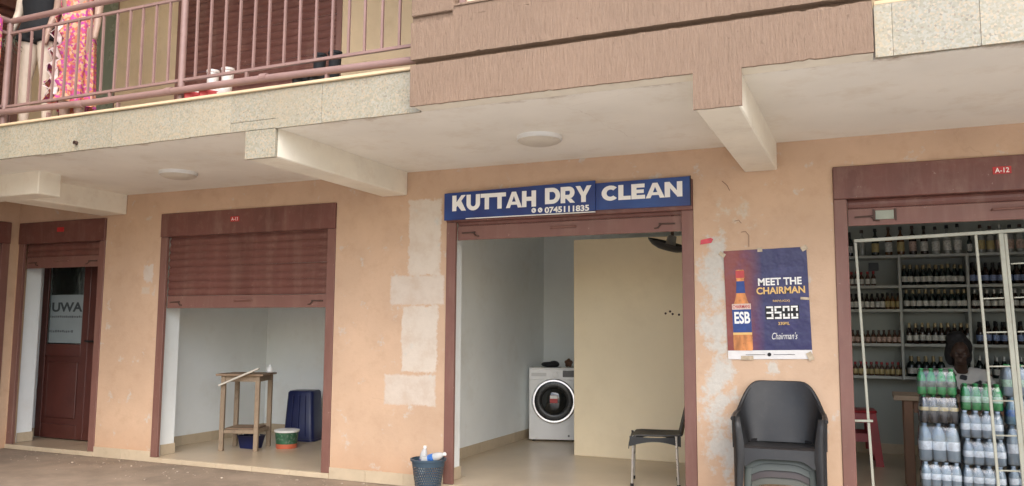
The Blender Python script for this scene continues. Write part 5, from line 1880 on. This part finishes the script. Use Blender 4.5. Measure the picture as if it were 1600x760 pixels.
def mannequin_body(spread=.10, bend=0.0):
    b = nb()
    for s in (-1, 1):
        tube_(b, [(s * .085, .0, .92), (s * (.095), -.005 + bend * (s < 0), .72), (s * spread, -.012 + bend * (s < 0), .50), (s * (spread + .005), .012, .34), (s * (spread + .004), .015, .20), (s * spread, .02, .075)],
              [.088, .080, .056, .057, .044, .034], 14)
        tube_(b, [(s * spread, .035, .035), (s * (spread + .008), -.04, .04), (s * (spread + .02), -.13, .022)], [.032, .034, .022], 10, ell=(1, .8))
    tube_(b, [(0, .01, .86), (0, .01, .95), (0, 0, 1.08), (0, -.01, 1.24), (0, 0, 1.36), (0, .01, 1.42)], [.13, .15, .108, .125, .125, .07], 16, ell=(1.15, .78))
    for s in (-1, 1):
        tube_(b, [(s * .10, 0, 1.38), (s * .175, 0, 1.36), (s * .225, .02, 1.15), (s * .26, -.03, .95), (s * .265, -.06, .80)], [.055, .050, .038, .030, .024], 10)
    tube_(b, [(0, .01, 1.40), (0, 0, 1.52)], [.055, .045], 10)
    ball_(b, (0, -.01, 1.60), (.072, .09, .11), 14)
    return b


m1 = thing('mannequin', 'mannequin in a black shorts outfit on the balcony behind the corner railing', 'mannequin', (at(57, 120, -1.50).x, -1.50, UZ), .30)
obj('body', blob(mannequin_body(.108, .01), .012, 3), M_SHELL, m1, world=False)
b = nb()
for s in (-1, 1):
    tube_(b, [(s * .085, 0, .94), (s * .096, -.005, .84)], [.115, .114], 16, caps=True)
tube_(b, [(0, .01, .88), (0, .01, .97), (0, 0, 1.08), (0, -.01, 1.22), (0, 0, 1.33)], [.15, .168, .125, .142, .140], 18, ell=(1.15, .82))
M_BLKC = pm('black_cloth', (0.008, 0.009, 0.011), 0.8, 0.3, 12, 0.3, 40)
obj('playsuit', blob(b, .012, 3), M_BLKC, m1, world=False)
b = nb()
for k in range(9):
    a = k * .7
    tube_(b, [(-.19, -.06, .88), (-.19 + .07 * math.cos(a) - .02, -.06 - .04, .84 + .06 * math.sin(a)), (-.19 + .10 * math.cos(a + .3), -.08, .78 + .05 * math.sin(a))], [.006, .005, .003], 5)
obj('sash_bow', b, pm('olive_ribbon', (0.10, 0.10, 0.07), 0.6, .3, 30), m1, world=False)

m2 = thing('mannequin', 'mannequin in a long pink floral ruffled dress on the balcony', 'mannequin', (at(114, 110, -1.46).x, -1.46, UZ), .15)
obj('body', blob(mannequin_body(.075, .0), .012, 3), pm('dark_mannequin_shell', (0.38, 0.26, 0.20), 0.45, .08, 4), m2, world=False)
b = nb()
NU, NV = 84, 26
SL0, SL1 = math.radians(228), math.radians(262)     # slit in front


def dress(u, v):
    a = SL1 + (2 * math.pi - (SL1 - SL0)) * u
    z = 1.36 - 1.15 * v
    base = .150 - .03 * math.sin(math.pi * min(1, v * 3)) + .035 * max(0, v - .25)
    rip = .018 * v * math.sin(a * 11 + 2.5 * v) + .012 * v * math.sin(a * 5 + 1)
    e_ = min(u, 1 - u)
    ruf = 0.035 * max(0, 1 - e_ / .06) * math.sin(v * 46) * min(1, v * 2)
    r = base + rip + ruf
    return Vector((r * 1.12 * math.cos(a), r * .85 * math.sin(a) + .01, z + .05 * max(0, 1 - e_ / .25) * v))


grid_(b, dress, NU, NV)
obj('dress', thick_(b, .004), M_FLORAL, m2, smooth=True, world=False)
for s_, e_ in ((0, .005), (1, .995)):
    b = nb()
    pv = []
    for k in range(13):
        v = .34 + .62 * (k + random.uniform(-.25, .25)) / 12
        p_ = dress(e_, v)
        out = random.uniform(.015, .04) if k % 2 else -.012
        pv.append((p_ + Vector((0, -.008, 0)), p_ + Vector((out * (1 if s_ else -1) + (.02 if s_ else -.02), -.03 - .012 * (k % 2), -.012))))
    for (a0, b0), (a1, b1) in zip(pv[:-1], pv[1:]):
        b.faces.new([b.verts.new(q) for q in (a0, b0, b1, a1)])
    bmesh.ops.remove_doubles(b, verts=b.verts, dist=.0003)
    obj('ruffle', thick_(b, .003), pm('white_lining', (0.68, 0.55, 0.52), 0.8, .25, 14), m2, world=False)
for p_, r_ in (((.10, -.06, .64), 0),):
    pass
b = nb()


def hang(u, v):
    y = -1.86 - .5 * u
    s_ = (v - .5) * 2
    return Vector((-6.82 + .034 * (1 if s_ > 0 else -1) * min(1, abs(s_) * 8) + .012 * math.sin(u * 22), y, 4.062 - .42 * abs(s_)))


grid_(b, hang, 20, 16)
finish(obj('hanging_garment', thick_(b, .004), M_FLORAL, smooth=True), 'pink floral garment draped over the side railing at the balcony corner', 'garment')

# ------------------------------------------------------------------ boots on the balcony edge


def boot(name, label, loc, rz, col, sole, group):
    t = thing(name, label, 'boot', loc, rz, group)
    t.scale = (1.1, 1.1, 1.3)
    b = nb()
    tube_(b, [(0, .03, .20), (0, .028, .14), (0, .022, .085), (0, .0, .055)], [.043, .040, .040, .042], 12)
    tube_(b, [(0, .04, .045), (0, -.03, .048), (0, -.09, .036), (0, -.135, .030)], [.036, .042, .036, .022], 12, ell=(1, .8))
    obj('upper', blob(b, .007, 3), col, t, world=False)
    b = nb()
    pts = [(.032, .075), (.036, .02), (.038, -.06), (.036, -.12), (.018, -.158), (-.018, -.158), (-.036, -.12), (-.038, -.06), (-.036, .02), (-.032, .075)]
    poly_(b, [(x, y, .0) for x, y in pts], .055, 2)
    obj('sole', b, sole, t, world=False)
    b = nb()
    tube_(b, [(0, .03, .197), (0, .03, .212)], .046, 14)
    obj('cuff', b, col, t, smooth=True, world=False)
    return t


M_WB = pm('white_leather', (0.66, 0.60, 0.55), 0.45, .08, 8)
M_RS = pm('red_rubber', (0.42, 0.05, 0.05), 0.5)
BZ = 3.089
for px, py in ((322, 148), (345, 145)):
    q = at(px, py, -1.66)
    boot('ankle_boot', 'white ankle boot with a red sole standing on the balcony edge', (q.x, -1.64, BZ), -.5, M_WB, M_RS, 'white boots on the balcony edge')
for px in (490, 514):
    q = at(px, 120, -1.66)
    boot('ankle_boot', 'black ankle boot standing on the balcony edge behind the waste pipe', (q.x, -1.64, BZ), -.4, M_BLKC, M_BLACK, 'black boots on the balcony edge')

# ------------------------------------------------------------------ grit and scraps along the wall foot
b = nb()
for k in range(420):
    x = random.uniform(-8.9, -1.0)
    y = -.03 - abs(random.gauss(0, .35))
    if y < -1.6:
        continue
    r_ = random.uniform(.002, .006) if random.random() < .93 else random.uniform(.008, .014)
    bmesh.ops.create_icosphere(b, subdivisions=1, radius=r_, matrix=Matrix.Translation((x, y, r_ * .35)) @ Matrix.Diagonal((random.uniform(.7, 1.6), random.uniform(.7, 1.4), .5, 1)))
finish(obj('grit', b, pm('pale_grit', (0.40, 0.33, 0.26), 0.9, 0.4, 30, world=True)), 'scattered grit and crumbs along the foot of the wall', 'grit', kind='stuff')
